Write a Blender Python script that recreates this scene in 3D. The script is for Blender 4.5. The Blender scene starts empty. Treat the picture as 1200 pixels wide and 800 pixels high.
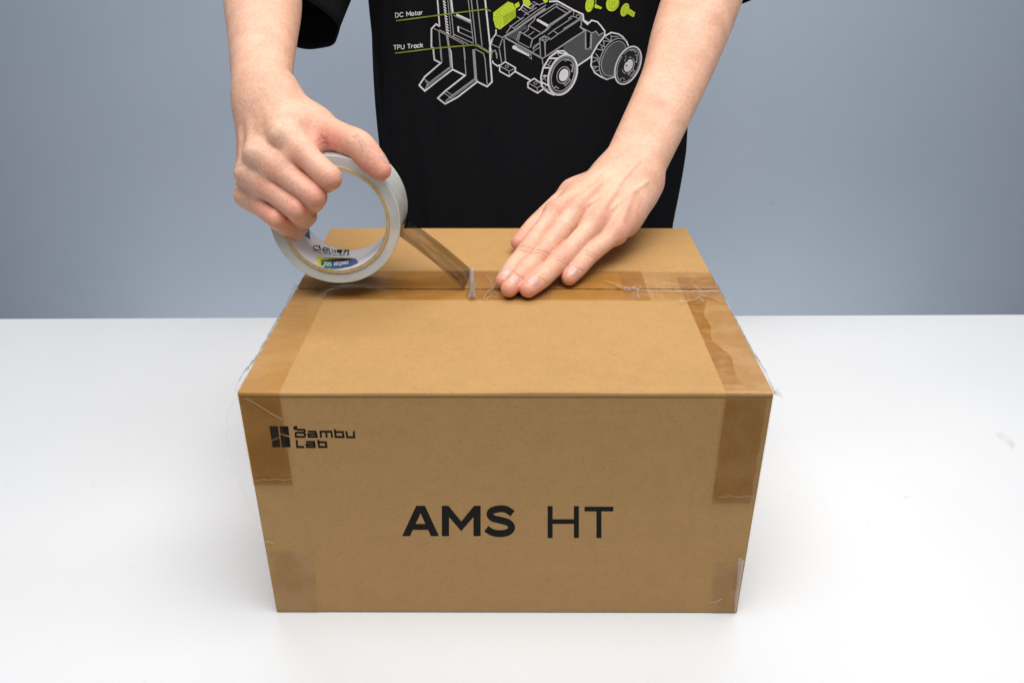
import bpy, bmesh, math, random
import numpy as np
from mathutils import Vector, Matrix
from mathutils.bvhtree import BVHTree

random.seed(4)
scene = bpy.context.scene
col = scene.collection

# ------------------------------------------------------------------ camera
CAM = np.array([0.0062, -0.4587, 0.4692])
PITCH, ROLL, YAW, FPX = 0.4819, -0.0012, -0.0040, 976.7
_f = np.array([math.sin(YAW) * math.cos(PITCH), math.cos(YAW) * math.cos(PITCH), -math.sin(PITCH)])
_r0 = np.array([math.cos(YAW), -math.sin(YAW), 0.0])
_u0 = np.cross(_r0, _f)
_r = _r0 * math.cos(ROLL) + _u0 * math.sin(ROLL)
_u = _u0 * math.cos(ROLL) - _r0 * math.sin(ROLL)
cam_data = bpy.data.cameras.new('camera')
cam = bpy.data.objects.new('camera', cam_data)
col.objects.link(cam)
m = Matrix.Identity(4)
for i in range(3):
    m[i][0], m[i][1], m[i][2], m[i][3] = _r[i], _u[i], -_f[i], CAM[i]
cam.matrix_world = m
cam_data.sensor_width = 36.0
cam_data.sensor_fit = 'HORIZONTAL'
cam_data.lens = FPX / 1200.0 * 36.0
cam_data.clip_start = 0.02
cam_data.clip_end = 60
scene.camera = cam

# ------------------------------------------------------------------ world, lamps, exposure
world = bpy.data.worlds.new('World')
scene.world = world
world.use_nodes = True
world.node_tree.nodes['Background'].inputs[0].default_value = (0.80, 0.88, 1.0, 1)
world.node_tree.nodes['Background'].inputs[1].default_value = 0.21


def area(name, loc, target, sx, sy, power, color=(1, 1, 1), spread=180):
    d = bpy.data.lights.new(name, 'AREA')
    d.shape = 'RECTANGLE'
    d.size, d.size_y = sx, sy
    d.energy = power
    d.color = color
    d.spread = math.radians(spread)
    o = bpy.data.objects.new(name, d)
    col.objects.link(o)
    o.location = loc
    o.rotation_euler = (Vector(target) - Vector(loc)).to_track_quat('-Z', 'Y').to_euler()
    return o


area('key_softbox', (0.09, -0.22, 1.36), (0.01, 0.0, 0.0), 1.40, 0.75, 11.4, (1.0, 0.972, 0.94), 125)
area('added_wall_fill_top', (0.0, 0.74, 1.45), (0.0, 1.22, 0.10), 1.7, 0.25, 11.6, (1.0, 0.95, 0.90), 150)  # added lamp above the frame, only there to brighten the wall
area('added_wall_fill_low', (0.0, 0.78, -0.66), (0.0, 1.22, 0.10), 1.8, 0.2, 4.8, (1.0, 0.95, 0.90), 150)  # added lamp hidden below the table edge, evens out the wall brightness

vs = scene.view_settings
vs.view_transform = 'Standard'
vs.look = 'None'
vs.exposure = 0.0
vs.gamma = 1.0
vs.use_curve_mapping = False
try:
    scene.cycles.use_denoising = True
    scene.cycles.max_bounces = 10
    scene.cycles.transparent_max_bounces = 24
except Exception:
    pass

# ------------------------------------------------------------------ helpers
W, D, H = 0.345, 0.3083, 0.1922      # the box


def ray(px, py):
    return _f + _r * (px - 600.0) / FPX - _u * (py - 400.0) / FPX


def at_z(px, py, z):
    d = ray(px, py)
    return CAM + d * (z - CAM[2]) / d[2]


def at_y(px, py, y):
    d = ray(px, py)
    return CAM + d * (y - CAM[1]) / d[1]


def mesh_obj(name, verts, faces, mat=None, parent=None, smooth=False):
    me = bpy.data.meshes.new(name)
    me.from_pydata([tuple(map(float, v)) for v in verts], [], [tuple(map(int, f)) for f in faces])
    me.update()
    if smooth:
        me.polygons.foreach_set('use_smooth', [True] * len(me.polygons))
    o = bpy.data.objects.new(name, me)
    col.objects.link(o)
    if mat:
        me.materials.append(mat)
    if parent:
        o.parent = parent
    return o


def bm_obj(name, bm, mat=None, parent=None, smooth=False):
    me = bpy.data.meshes.new(name)
    bm.normal_update()
    bm.to_mesh(me)
    bm.free()
    if smooth:
        me.polygons.foreach_set('use_smooth', [True] * len(me.polygons))
    o = bpy.data.objects.new(name, me)
    col.objects.link(o)
    if mat:
        me.materials.append(mat)
    if parent:
        o.parent = parent
    return o


def thing(name, label, cat, loc=(0, 0, 0)):
    o = bpy.data.objects.new(name, None)
    col.objects.link(o)
    o['label'] = label
    o['category'] = cat
    return o


def box_bm(x0, x1, y0, y1, z0, z1, bevel=0.0, seg=2):
    bm = bmesh.new()
    bmesh.ops.create_cube(bm, size=1)
    bmesh.ops.scale(bm, vec=(x1 - x0, y1 - y0, z1 - z0), verts=bm.verts)
    bmesh.ops.translate(bm, vec=((x0 + x1) / 2, (y0 + y1) / 2, (z0 + z1) / 2), verts=bm.verts)
    if bevel:
        bmesh.ops.bevel(bm, geom=bm.edges[:], offset=bevel, segments=seg, profile=0.5, affect='EDGES')
    return bm


# ------------------------------------------------------------------ materials
def new_mat(name):
    mt = bpy.data.materials.new(name)
    mt.use_nodes = True
    nt = mt.node_tree
    return mt, nt, nt.nodes['Principled BSDF'], nt.nodes['Material Output']


def N(nt, kind, **kw):
    n = nt.nodes.new(kind)
    for k, v in kw.items():
        if k in n.inputs.keys():
            n.inputs[k].default_value = v
        else:
            setattr(n, k, v)
    return n


def ramp(nt, pts):
    n = nt.nodes.new('ShaderNodeValToRGB')
    cr = n.color_ramp
    while len(cr.elements) < len(pts):
        cr.elements.new(0.5)
    for e, (p, c) in zip(cr.elements, pts):
        e.position = p
        e.color = c if len(c) == 4 else (*c, 1)
    return n


def coords(nt, scale=(1, 1, 1)):
    tc = nt.nodes.new('ShaderNodeTexCoord')
    mp = nt.nodes.new('ShaderNodeMapping')
    mp.inputs['Scale'].default_value = scale
    nt.links.new(tc.outputs['Object'], mp.inputs['Vector'])
    return mp.outputs['Vector']


def mix(nt, fac, a, b, mode='MIX'):
    n = nt.nodes.new('ShaderNodeMix')
    n.data_type = 'RGBA'
    n.blend_type = mode
    for sock, v in ((n.inputs[0], fac), (n.inputs[6], a), (n.inputs[7], b)):
        if hasattr(v, 'links'):
            nt.links.new(v, sock)
        else:
            sock.default_value = v if not isinstance(v, tuple) or len(v) == 4 else (*v, 1)
    return n.outputs[2]


def simple(name, color, rough=0.6, noise=0.0, scale=60, bump=0.0, spec=0.5):
    mt, nt, b, out = new_mat(name)
    b.inputs['Roughness'].default_value = rough
    b.inputs['Specular IOR Level'].default_value = spec
    v = coords(nt)
    nz = N(nt, 'ShaderNodeTexNoise', Scale=scale, Detail=4.0)
    nt.links.new(v, nz.inputs['Vector'])
    c2 = tuple(min(1, c * (1 + noise)) for c in color)
    c1 = tuple(c * (1 - noise) for c in color)
    r = ramp(nt, [(0.3, c1), (0.7, c2)])
    nt.links.new(nz.outputs['Fac'], r.inputs['Fac'])
    nt.links.new(r.outputs['Color'], b.inputs['Base Color'])
    if bump:
        bp = N(nt, 'ShaderNodeBump', Strength=bump, Distance=0.001)
        nt.links.new(nz.outputs['Fac'], bp.inputs['Height'])
        nt.links.new(bp.outputs['Normal'], b.inputs['Normal'])
    return mt


def cardboard(name, base=(0.452, 0.261, 0.094)):
    mt, nt, b, out = new_mat(name)
    b.inputs['Roughness'].default_value = 0.62
    b.inputs['Specular IOR Level'].default_value = 0.35
    v1 = coords(nt, (1, 1, 1))
    big = N(nt, 'ShaderNodeTexNoise', Scale=60.0, Detail=6.0, Roughness=0.75)
    nt.links.new(v1, big.inputs['Vector'])
    v2 = coords(nt, (0.55, 1, 1.1))
    fib = N(nt, 'ShaderNodeTexNoise', Scale=620.0, Detail=3.0, Roughness=0.7)
    nt.links.new(v2, fib.inputs['Vector'])
    fl = N(nt, 'ShaderNodeTexNoise', Scale=760.0, Detail=1.0)
    nt.links.new(v2, fl.inputs['Vector'])
    lo = tuple(c * 0.94 for c in base)
    hi = tuple(c * 1.05 for c in base)
    r1 = ramp(nt, [(0.3, lo), (0.7, hi)])
    nt.links.new(big.outputs['Fac'], r1.inputs['Fac'])
    r2 = ramp(nt, [(0.25, (0.86, 0.84, 0.80)), (0.5, (1, 1, 1)), (0.8, (1.0, 1.0, 1.0))])
    nt.links.new(fib.outputs['Fac'], r2.inputs['Fac'])
    c = mix(nt, 1.0, r1.outputs['Color'], r2.outputs['Color'], 'MULTIPLY')
    r3 = ramp(nt, [(0.64, (1, 1, 1)), (0.74, (0.66, 0.58, 0.48))])
    nt.links.new(fl.outputs['Fac'], r3.inputs['Fac'])
    c = mix(nt, 0.38, c, r3.outputs['Color'], 'MULTIPLY')
    nt.links.new(c, b.inputs['Base Color'])
    v3 = coords(nt, (0.15, 1, 1))
    flute = N(nt, 'ShaderNodeTexNoise', Scale=90.0, Detail=2.0)
    nt.links.new(v3, flute.inputs['Vector'])
    add = N(nt, 'ShaderNodeMath', operation='ADD')
    sc = N(nt, 'ShaderNodeMath', operation='MULTIPLY')
    sc.inputs[1].default_value = 0.25
    nt.links.new(fib.outputs['Fac'], sc.inputs[0])
    nt.links.new(sc.outputs[0], add.inputs[0])
    nt.links.new(flute.outputs['Fac'], add.inputs[1])
    und = N(nt, 'ShaderNodeTexNoise', Scale=16.0, Detail=2.0)
    nt.links.new(v1, und.inputs['Vector'])
    ad2 = N(nt, 'ShaderNodeMath', operation='MULTIPLY_ADD')
    ad2.inputs[1].default_value = 3.0
    nt.links.new(und.outputs['Fac'], ad2.inputs[0])
    nt.links.new(add.outputs[0], ad2.inputs[2])
    add = ad2
    bp = N(nt, 'ShaderNodeBump', Strength=0.3, Distance=0.0009)
    nt.links.new(add.outputs[0], bp.inputs['Height'])
    nt.links.new(bp.outputs['Normal'], b.inputs['Normal'])
    return mt


def film(name, tint, tint2=None, white=0.0, rough=0.14, gloss=0.04, scale=(14, 40, 40), lo=0.45, hi=0.58):
    """clear tape: a tinted see-through sheet with a soft sheen, patchy where air is trapped under it"""
    mt, nt, b, out = new_mat(name)
    nt.nodes.remove(b)
    tr = N(nt, 'ShaderNodeBsdfTransparent')
    v = coords(nt, scale)
    nz = N(nt, 'ShaderNodeTexNoise', Scale=1.0, Detail=3.0, Roughness=0.55)
    nt.links.new(v, nz.inputs['Vector'])
    r = ramp(nt, [(lo, tint), (hi, tint2 or tint)])
    nt.links.new(nz.outputs['Fac'], r.inputs['Fac'])
    nt.links.new(r.outputs['Color'], tr.inputs['Color'])
    gl = N(nt, 'ShaderNodeBsdfGlossy', Roughness=rough)
    bn = N(nt, 'ShaderNodeTexNoise', Scale=70.0, Detail=3.0)
    nt.links.new(coords(nt, (0.4, 1, 1)), bn.inputs['Vector'])
    bp = N(nt, 'ShaderNodeBump', Strength=0.35, Distance=0.0015)
    nt.links.new(bn.outputs['Fac'], bp.inputs['Height'])
    nt.links.new(bp.outputs['Normal'], gl.inputs['Normal'])
    df = N(nt, 'ShaderNodeBsdfDiffuse', Color=(0.85, 0.85, 0.86, 1))
    m0 = N(nt, 'ShaderNodeMixShader')
    m0.inputs[0].default_value = white
    nt.links.new(tr.outputs[0], m0.inputs[1])
    nt.links.new(df.outputs[0], m0.inputs[2])
    lw = N(nt, 'ShaderNodeLayerWeight', Blend=0.5)
    pw = N(nt, 'ShaderNodeMath', operation='POWER')
    pw.inputs[1].default_value = 4.0
    nt.links.new(lw.outputs['Facing'], pw.inputs[0])
    mu = N(nt, 'ShaderNodeMath', operation='MULTIPLY_ADD')
    mu.inputs[1].default_value = 0.75
    mu.inputs[2].default_value = gloss * 0.5
    mu.use_clamp = True
    nt.links.new(pw.outputs[0], mu.inputs[0])
    m1 = N(nt, 'ShaderNodeMixShader')
    nt.links.new(mu.outputs[0], m1.inputs[0])
    nt.links.new(m0.outputs[0], m1.inputs[1])
    nt.links.new(gl.outputs[0], m1.inputs[2])
    nt.links.new(m1.outputs[0], out.inputs['Surface'])
    return mt


M_CARD = cardboard('kraft_cardboard')
M_CARD_IN_SHADED = cardboard('kraft_inside_shaded', (0.30, 0.18, 0.08))  # same kraft made darker: shade inside the seam gap put into the colour
M_TAPE = film('clear_tape_on_kraft', (0.94, 0.885, 0.77), (0.98, 0.955, 0.90), gloss=0.02)
M_TAPE_WET = film('clear_tape_firmly_stuck', (0.87, 0.78, 0.58), (0.92, 0.85, 0.70))
M_TAPE_FRONT = film('clear_tape_on_front', (0.89, 0.815, 0.64), (0.925, 0.86, 0.71), gloss=0.01)
M_TAPE_OLD = film('clear_tape_wrinkled', (0.93, 0.87, 0.74), (0.975, 0.95, 0.90), white=0.02, scale=(60, 70, 40))
M_TAIL = film('clear_tape_pulled', (0.42, 0.375, 0.315), (0.60, 0.55, 0.48), gloss=0.02, scale=(20, 60, 20))  # dark tint stands in for the dark reflection and refraction in clear film
M_WISP = film('tape_film_loose', (0.93, 0.94, 0.95), white=0.17, gloss=0.10, rough=0.2)
M_CREASE = film('tape_crease', (0.92, 0.91, 0.90), white=0.28, gloss=0.25, rough=0.15, scale=(300, 300, 300), lo=0.4, hi=0.6)
M_INK = simple('black_ink', (0.009, 0.008, 0.006), 0.7, 0.15, 300, spec=0.15)
M_WHITE_INK = simple('white_print', (0.80, 0.80, 0.80), 0.7, 0.08, 500)
M_GREY_INK = simple('grey_halftone_print', (0.075, 0.08, 0.085), 0.8, 0.25, 900)
M_DIM_INK = simple('grey_line_print', (0.36, 0.36, 0.37), 0.7, 0.10, 500)
M_LIME = simple('lime_print', (0.60, 0.78, 0.03), 0.7, 0.10, 400)
M_LIME2 = simple('dark_lime_print', (0.40, 0.56, 0.015), 0.7, 0.10, 400)
M_OLIVE = simple('olive_line_print', (0.25, 0.31, 0.02), 0.7, 0.10, 400)
M_BLACK_PRINT = simple('black_print', (0.010, 0.010, 0.012), 0.8, 0.1, 400)


def wall_material():
    mt, nt, b, out = new_mat('blue_grey_wall_paint')
    b.inputs['Roughness'].default_value = 0.75
    b.inputs['Specular IOR Level'].default_value = 0.3
    v = coords(nt)
    a = N(nt, 'ShaderNodeTexNoise', Scale=3.0, Detail=5.0, Roughness=0.6)
    nt.links.new(v, a.inputs['Vector'])
    r = ramp(nt, [(0.3, (0.400, 0.476, 0.580)), (0.7, (0.425, 0.500, 0.603))])
    nt.links.new(a.outputs['Fac'], r.inputs['Fac'])
    s = N(nt, 'ShaderNodeTexNoise', Scale=38.0, Detail=2.0)
    nt.links.new(v, s.inputs['Vector'])
    r2 = ramp(nt, [(0.80, (1, 1, 1)), (0.84, (0.80, 0.82, 0.85))])
    nt.links.new(s.outputs['Fac'], r2.inputs['Fac'])
    c = mix(nt, 0.6, r.outputs['Color'], r2.outputs['Color'], 'MULTIPLY')
    nt.links.new(c, b.inputs['Base Color'])
    g = N(nt, 'ShaderNodeTexNoise', Scale=160.0, Detail=3.0)
    nt.links.new(v, g.inputs['Vector'])
    bp = N(nt, 'ShaderNodeBump', Strength=0.15, Distance=0.001)
    nt.links.new(g.outputs['Fac'], bp.inputs['Height'])
    nt.links.new(bp.outputs['Normal'], b.inputs['Normal'])
    return mt


def table_material():
    mt, nt, b, out = new_mat('white_table_laminate')
    b.inputs['Roughness'].default_value = 0.42
    b.inputs['Specular IOR Level'].default_value = 0.4
    v = coords(nt)
    a = N(nt, 'ShaderNodeTexNoise', Scale=5.0, Detail=6.0, Roughness=0.65)
    nt.links.new(v, a.inputs['Vector'])
    r = ramp(nt, [(0.3, (0.755, 0.775, 0.795)), (0.7, (0.780, 0.797, 0.815))])
    nt.links.new(a.outputs['Fac'], r.inputs['Fac'])
    s = N(nt, 'ShaderNodeTexNoise', Scale=46.0, Detail=2.0)
    nt.links.new(v, s.inputs['Vector'])
    r2 = ramp(nt, [(0.735, (1, 1, 1)), (0.79, (0.84, 0.82, 0.79))])
    nt.links.new(s.outputs['Fac'], r2.inputs['Fac'])
    c = mix(nt, 0.5, r.outputs['Color'], r2.outputs['Color'], 'MULTIPLY')
    nt.links.new(c, b.inputs['Base Color'])
    g = N(nt, 'ShaderNodeTexNoise', Scale=420.0, Detail=2.0)
    nt.links.new(v, g.inputs['Vector'])
    bp = N(nt, 'ShaderNodeBump', Strength=0.12, Distance=0.0006)
    nt.links.new(g.outputs['Fac'], bp.inputs['Height'])
    nt.links.new(bp.outputs['Normal'], b.inputs['Normal'])
    return mt


def skin_material():
    mt, nt, b, out = new_mat('skin')
    b.inputs['Roughness'].default_value = 0.47
    b.inputs['Specular IOR Level'].default_value = 0.42
    b.inputs['Subsurface Weight'].default_value = 0.08
    b.inputs['Subsurface Radius'].default_value = (1.0, 0.35, 0.2)
    b.inputs['Subsurface Scale'].default_value = 0.004
    at = N(nt, 'ShaderNodeVertexColor')
    at.layer_name = 'tone'
    sp = N(nt, 'ShaderNodeSeparateColor')
    nt.links.new(at.outputs['Color'], sp.inputs[0])
    v = coords(nt)
    a = N(nt, 'ShaderNodeTexNoise', Scale=45.0, Detail=5.0, Roughness=0.6)
    nt.links.new(v, a.inputs['Vector'])
    r = ramp(nt, [(0.32, (0.690, 0.380, 0.258)), (0.68, (0.800, 0.492, 0.355))])
    nt.links.new(a.outputs['Fac'], r.inputs['Fac'])
    c = mix(nt, sp.outputs[0], r.outputs['Color'], (0.76, 0.300, 0.225))
    c = mix(nt, sp.outputs[1], c, (0.22, 0.075, 0.045))
    c = mix(nt, sp.outputs[2], c, (0.56, 0.43, 0.34))
    fs = N(nt, 'ShaderNodeTexNoise', Scale=420.0, Detail=3.0, Roughness=0.7)
    nt.links.new(v, fs.inputs['Vector'])
    rf = ramp(nt, [(0.3, (0.88, 0.83, 0.80)), (0.6, (1.03, 1.03, 1.03))])
    nt.links.new(fs.outputs['Fac'], rf.inputs['Fac'])
    c = mix(nt, 1.0, c, rf.outputs['Color'], 'MULTIPLY')
    nt.links.new(c, b.inputs['Base Color'])
    g = N(nt, 'ShaderNodeTexVoronoi', Scale=800.0)
    nt.links.new(v, g.inputs['Vector'])
    g2 = N(nt, 'ShaderNodeTexNoise', Scale=260.0, Detail=4.0)
    nt.links.new(v, g2.inputs['Vector'])
    ad = N(nt, 'ShaderNodeMath', operation='MULTIPLY_ADD')
    nt.links.new(g.outputs['Distance'], ad.inputs[0])
    ad.inputs[1].default_value = 0.3
    nt.links.new(g2.outputs['Fac'], ad.inputs[2])
    bp = N(nt, 'ShaderNodeBump', Strength=0.5, Distance=0.0007)
    nt.links.new(ad.outputs[0], bp.inputs['Height'])
    nt.links.new(bp.outputs['Normal'], b.inputs['Normal'])
    return mt


def cloth_material(name, c, rough=0.9):
    mt, nt, b, out = new_mat(name)
    b.inputs['Roughness'].default_value = rough
    b.inputs['Specular IOR Level'].default_value = 0.07
    b.inputs['Sheen Weight'].default_value = 0.0
    v = coords(nt)
    a = N(nt, 'ShaderNodeTexNoise', Scale=900.0, Detail=2.0)
    nt.links.new(v, a.inputs['Vector'])
    r = ramp(nt, [(0.3, tuple(x * 0.75 for x in c)), (0.7, tuple(x * 1.25 for x in c))])
    nt.links.new(a.outputs['Fac'], r.inputs['Fac'])
    nt.links.new(r.outputs['Color'], b.inputs['Base Color'])
    bp = N(nt, 'ShaderNodeBump', Strength=0.3, Distance=0.0008)
    nt.links.new(a.outputs['Fac'], bp.inputs['Height'])
    nt.links.new(bp.outputs['Normal'], b.inputs['Normal'])
    return mt


M_WALL, M_TABLE, M_SKIN = wall_material(), table_material(), skin_material()
M_SHIRT = cloth_material('black_cotton', (0.0100, 0.0100, 0.0118))
M_TROUSER = cloth_material('navy_twill', (0.012, 0.016, 0.028))
M_FLOOR = simple('grey_floor', (0.26, 0.26, 0.27), 0.6, 0.06, 8)
M_LEG = simple('white_metal', (0.6, 0.6, 0.6), 0.4, 0.03, 20)
M_NAIL = simple('fingernail', (0.62, 0.37, 0.30), 0.32, 0.04, 200)
M_NAIL.node_tree.nodes['Principled BSDF'].inputs['Coat Weight'].default_value = 0.2
M_HAIR = simple('black_hair', (0.012, 0.010, 0.009), 0.5, 0.2, 300)
M_SHOE = simple('dark_shoe', (0.03, 0.03, 0.035), 0.6, 0.1, 60)

# ------------------------------------------------------------------ setting: wall, floor, table
bm = bmesh.new()
bmesh.ops.create_grid(bm, x_segments=1, y_segments=1, size=1)
bmesh.ops.scale(bm, vec=(4, 3, 1), verts=bm.verts)
fl = bm_obj('floor', bm, M_FLOOR)
fl.location = (0, -1.2, -0.75)
fl['kind'] = 'structure'
wl = bm_obj('wall', box_bm(-4, 4, 1.22, 1.36, -0.80, 2.1), M_WALL)
wl['kind'] = 'structure'

table = thing('table', 'white laminate table the cardboard box stands on', 'table')
tt = bm_obj('tabletop', box_bm(-1.05, 1.05, -0.36, 0.508, -0.03, 0.0, 0.0015, 2), M_TABLE, table)
tt.rotation_euler = (0, 0, math.radians(0.62))
for sx in (-0.97, 0.97):
    for sy in (-0.29, 0.44):
        bm_obj('leg', box_bm(sx - 0.02, sx + 0.02, sy - 0.02, sy + 0.02, -0.75, -0.0301, 0.003), M_LEG, table)
# smudge on the table at the right
M_SMUDGE = film('grey_smudge', (0.945, 0.938, 0.92), (1, 1, 1), gloss=0.0, scale=(90, 90, 1), lo=0.46, hi=0.6)
sm = [at_z(*p, 0.0004) for p in [(1166, 507), (1174, 505), (1185, 512), (1190, 521), (1186, 526), (1178, 517), (1170, 513)]]
mesh_obj('smudge', sm, [tuple(range(len(sm)))[::-1]], M_SMUDGE, table)

# ------------------------------------------------------------------ flat shapes laid on a surface
def miter(pts, w, closed=False):
    P = np.array(pts, float)
    n = len(P)
    L, R = [], []
    for i in range(n):
        a = P[i - 1] if (i > 0 or closed) else None
        c = P[(i + 1) % n] if (i < n - 1 or closed) else None
        d1 = (P[i] - a) if a is not None else (c - P[i])
        d2 = (c - P[i]) if c is not None else (P[i] - a)
        d1 = d1 / (np.linalg.norm(d1) + 1e-9)
        d2 = d2 / (np.linalg.norm(d2) + 1e-9)
        n1 = np.array([-d1[1], d1[0]])
        n2 = np.array([-d2[1], d2[0]])
        mm = n1 + n2
        q = mm / (np.linalg.norm(mm) + 1e-9)
        k = 1.0 / max(0.45, float(q @ n1))
        L.append(P[i] + q * w / 2 * k)
        R.append(P[i] - q * w / 2 * k)
    return L, R


class Flat:
    """collects ribbons and filled shapes given in 2-D and lays them on a surface through mapper(x, y, layer)"""
    def __init__(self, mapper, step):
        self.mapper, self.step = mapper, step
        self.v, self.f, self.layer = [], [], 0

    def dense(self, pts, closed=False):
        out = []
        n = len(pts)
        for i in range(n if closed else n - 1):
            a, b = np.array(pts[i], float), np.array(pts[(i + 1) % n], float)
            k = max(1, int(math.ceil(np.linalg.norm(b - a) / self.step)))
            for j in range(k):
                out.append(a + (b - a) * j / k)
        if not closed:
            out.append(np.array(pts[-1], float))
        return out

    def quad(self, a, b, c, d):
        q = [self.mapper(p[0], p[1], self.layer) for p in (a, b, c, d)]
        if any(x is None for x in q):
            return
        i = len(self.v)
        self.v += q
        self.f.append((i, i + 1, i + 2, i + 3))

    def line(self, pts, w, closed=False):
        pts = self.dense(pts, closed)
        L, R = miter(pts, w, closed)
        n = len(pts)
        for i in range(n if closed else n - 1):
            j = (i + 1) % n
            self.quad(R[i], R[j], L[j], L[i])
        self.layer += 1
        return self

    def fill(self, poly):
        P = [np.array(p, float) for p in poly]
        ys = sorted(set([round(p[1], 3) for p in P]))
        lv = []
        for a, b in zip(ys, ys[1:]):
            k = max(1, int(math.ceil((b - a) / self.step)))
            lv += [a + (b - a) * j / k for j in range(k)]
        lv.append(ys[-1])
        for y0, y1 in zip(lv, lv[1:]):
            if y1 - y0 < 1e-6:
                continue
            ym = (y0 + y1) / 2
            xs = []
            for i in range(len(P)):
                a, b = P[i], P[(i + 1) % len(P)]
                if (a[1] - ym) * (b[1] - ym) < 0:
                    g = lambda y: a[0] + (b[0] - a[0]) * (y - a[1]) / (b[1] - a[1])
                    xs.append((g(ym), g(y0), g(y1)))
            xs.sort()
            for s, e in zip(xs[::2], xs[1::2]):
                k = max(1, int(math.ceil((e[0] - s[0]) / self.step)))
                for j in range(k):
                    t0, t1 = j / k, (j + 1) / k
                    self.quad((s[1] + (e[1] - s[1]) * t0, y0), (s[2] + (e[2] - s[2]) * t0, y1),
                              (s[2] + (e[2] - s[2]) * t1, y1), (s[1] + (e[1] - s[1]) * t1, y0))
        self.layer += 1
        return self

    def build(self, name, mat, parent, base=0):
        return mesh_obj(name, self.v, self.f, mat, parent)


def ellipse(cx, cy, a, b, tilt, n=28, t0=0.0, t1=360.0):
    """a along the long axis, which leans tilt degrees clockwise from vertical"""
    t = math.radians(tilt)
    ax, ay = math.sin(t), -math.cos(t)
    bx, by = math.cos(t), math.sin(t)
    out = []
    full = abs(t1 - t0 - 360) < 1e-6
    for i in range(n if full else n + 1):
        q = math.radians(t0 + (t1 - t0) * i / n)
        out.append((cx + ax * a * math.cos(q) + bx * b * math.sin(q), cy + ay * a * math.cos(q) + by * b * math.sin(q)))
    return out


def tf(ox, oy, s):
    return lambda pts: [(ox + x / s, oy + y / s) for x, y in pts]


FONT = {  # strokes in a unit-height cell, (width, strokes)
    'D': (.62, [[(0, 0), (0, 1), (.3, 1), (.55, .8), (.6, .5), (.55, .2), (.3, 0), (0, 0)]]),
    'C': (.66, [[(.64, .8), (.45, .98), (.2, .95), (.03, .7), (0, .5), (.03, .3), (.2, .05), (.45, .02), (.64, .2)]]),
    'M': (.74, [[(0, 0), (0, 1), (.37, .35), (.74, 1), (.74, 0)]]),
    'o': (.5, [[(.25, .7), (.06, .6), (0, .35), (.06, .1), (.25, 0), (.44, .1), (.5, .35), (.44, .6), (.25, .7)]]),
    't': (.3, [[(.14, .95), (.14, .05), (.3, .03)], [(0, .68), (.3, .68)]]),
    'r': (.28, [[(0, 0), (0, .7)], [(0, .45), (.12, .66), (.28, .68)]]),
    'T': (.6, [[(0, 1), (.6, 1)], [(.3, 1), (.3, 0)]]),
    'P': (.52, [[(0, 0), (0, 1), (.36, 1), (.5, .85), (.5, .65), (.36, .48), (0, .48)]]),
    'U': (.6, [[(0, 1), (0, .25), (.12, .04), (.3, 0), (.48, .04), (.6, .25), (.6, 1)]]),
    'a': (.5, [[(.48, .7), (.48, 0)], [(.48, .5), (.3, .7), (.08, .6), (0, .35), (.08, .1), (.3, 0), (.48, .2)]]),
    'c': (.45, [[(.45, .58), (.25, .7), (.06, .6), (0, .35), (.06, .1), (.25, 0), (.45, .12)]]),
    'k': (.44, [[(0, 0), (0, 1)], [(.42, .7), (.02, .3)], [(.15, .42), (.44, 0)]]),
    '2': (.5, [[(.02, .8), (.2, 1), (.45, .9), (.45, .65), (0, 0), (.5, 0)]]),
    '0': (.5, [[(.25, 1), (0, .75), (0, .25), (.25, 0), (.5, .25), (.5, .75), (.25, 1)]]),
    'S': (.5, [[(.48, .85), (.25, 1), (.03, .8), (.2, .55), (.47, .35), (.4, .05), (.2, 0), (.0, .15)]]),
    'X': (.55, [[(0, 0), (.55, 1)], [(0, 1), (.55, 0)]]),
    'R': (.55, [[(0, 0), (0, 1), (.4, 1), (.5, .75), (.4, .5), (0, .5)], [(.25, .5), (.55, 0)]]),
    'A': (.6, [[(0, 0), (.3, 1), (.6, 0)], [(.1, .33), (.5, .33)]]),
    'd': (.55, [[(.5, 1), (.5, 0)], [(.5, .5), (.3, .68), (.08, .6), (0, .35), (.08, .08), (.3, 0), (.5, .2)]]),
    'e': (.5, [[(0, .36), (.5, .36), (.4, .66), (.2, .7), (.02, .5), (.03, .15), (.25, 0), (.48, .1)]]),
    'l': (.1, [[(.05, 1), (.05, 0)]]),
    'i': (.1, [[(.05, .7), (.05, 0)], [(.05, .9), (.05, 1.0)]]),
}


def text(flat, s, x, y, dx, dy, ux, uy, w, gap=0.22):
    """baseline starts at x,y; (dx,dy) is the run for one cap height, (ux,uy) the rise"""
    cur = 0.0
    for ch in s:
        if ch == ' ':
            cur += 0.45
            continue
        wd, st = FONT[ch]
        for stroke in st:
            flat.line([(x + dx * (cur + p[0]) + ux * p[1], y + dy * (cur + p[0]) + uy * p[1]) for p in stroke], w)
        cur += wd + gap


# ------------------------------------------------------------------ cardboard box
carton = thing('cardboard_box', 'brown cardboard box printed AMS HT, being taped shut on the white table', 'box')
T = 0.004
SEAM = 0.1640
rng = np.random.RandomState(3)


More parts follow.
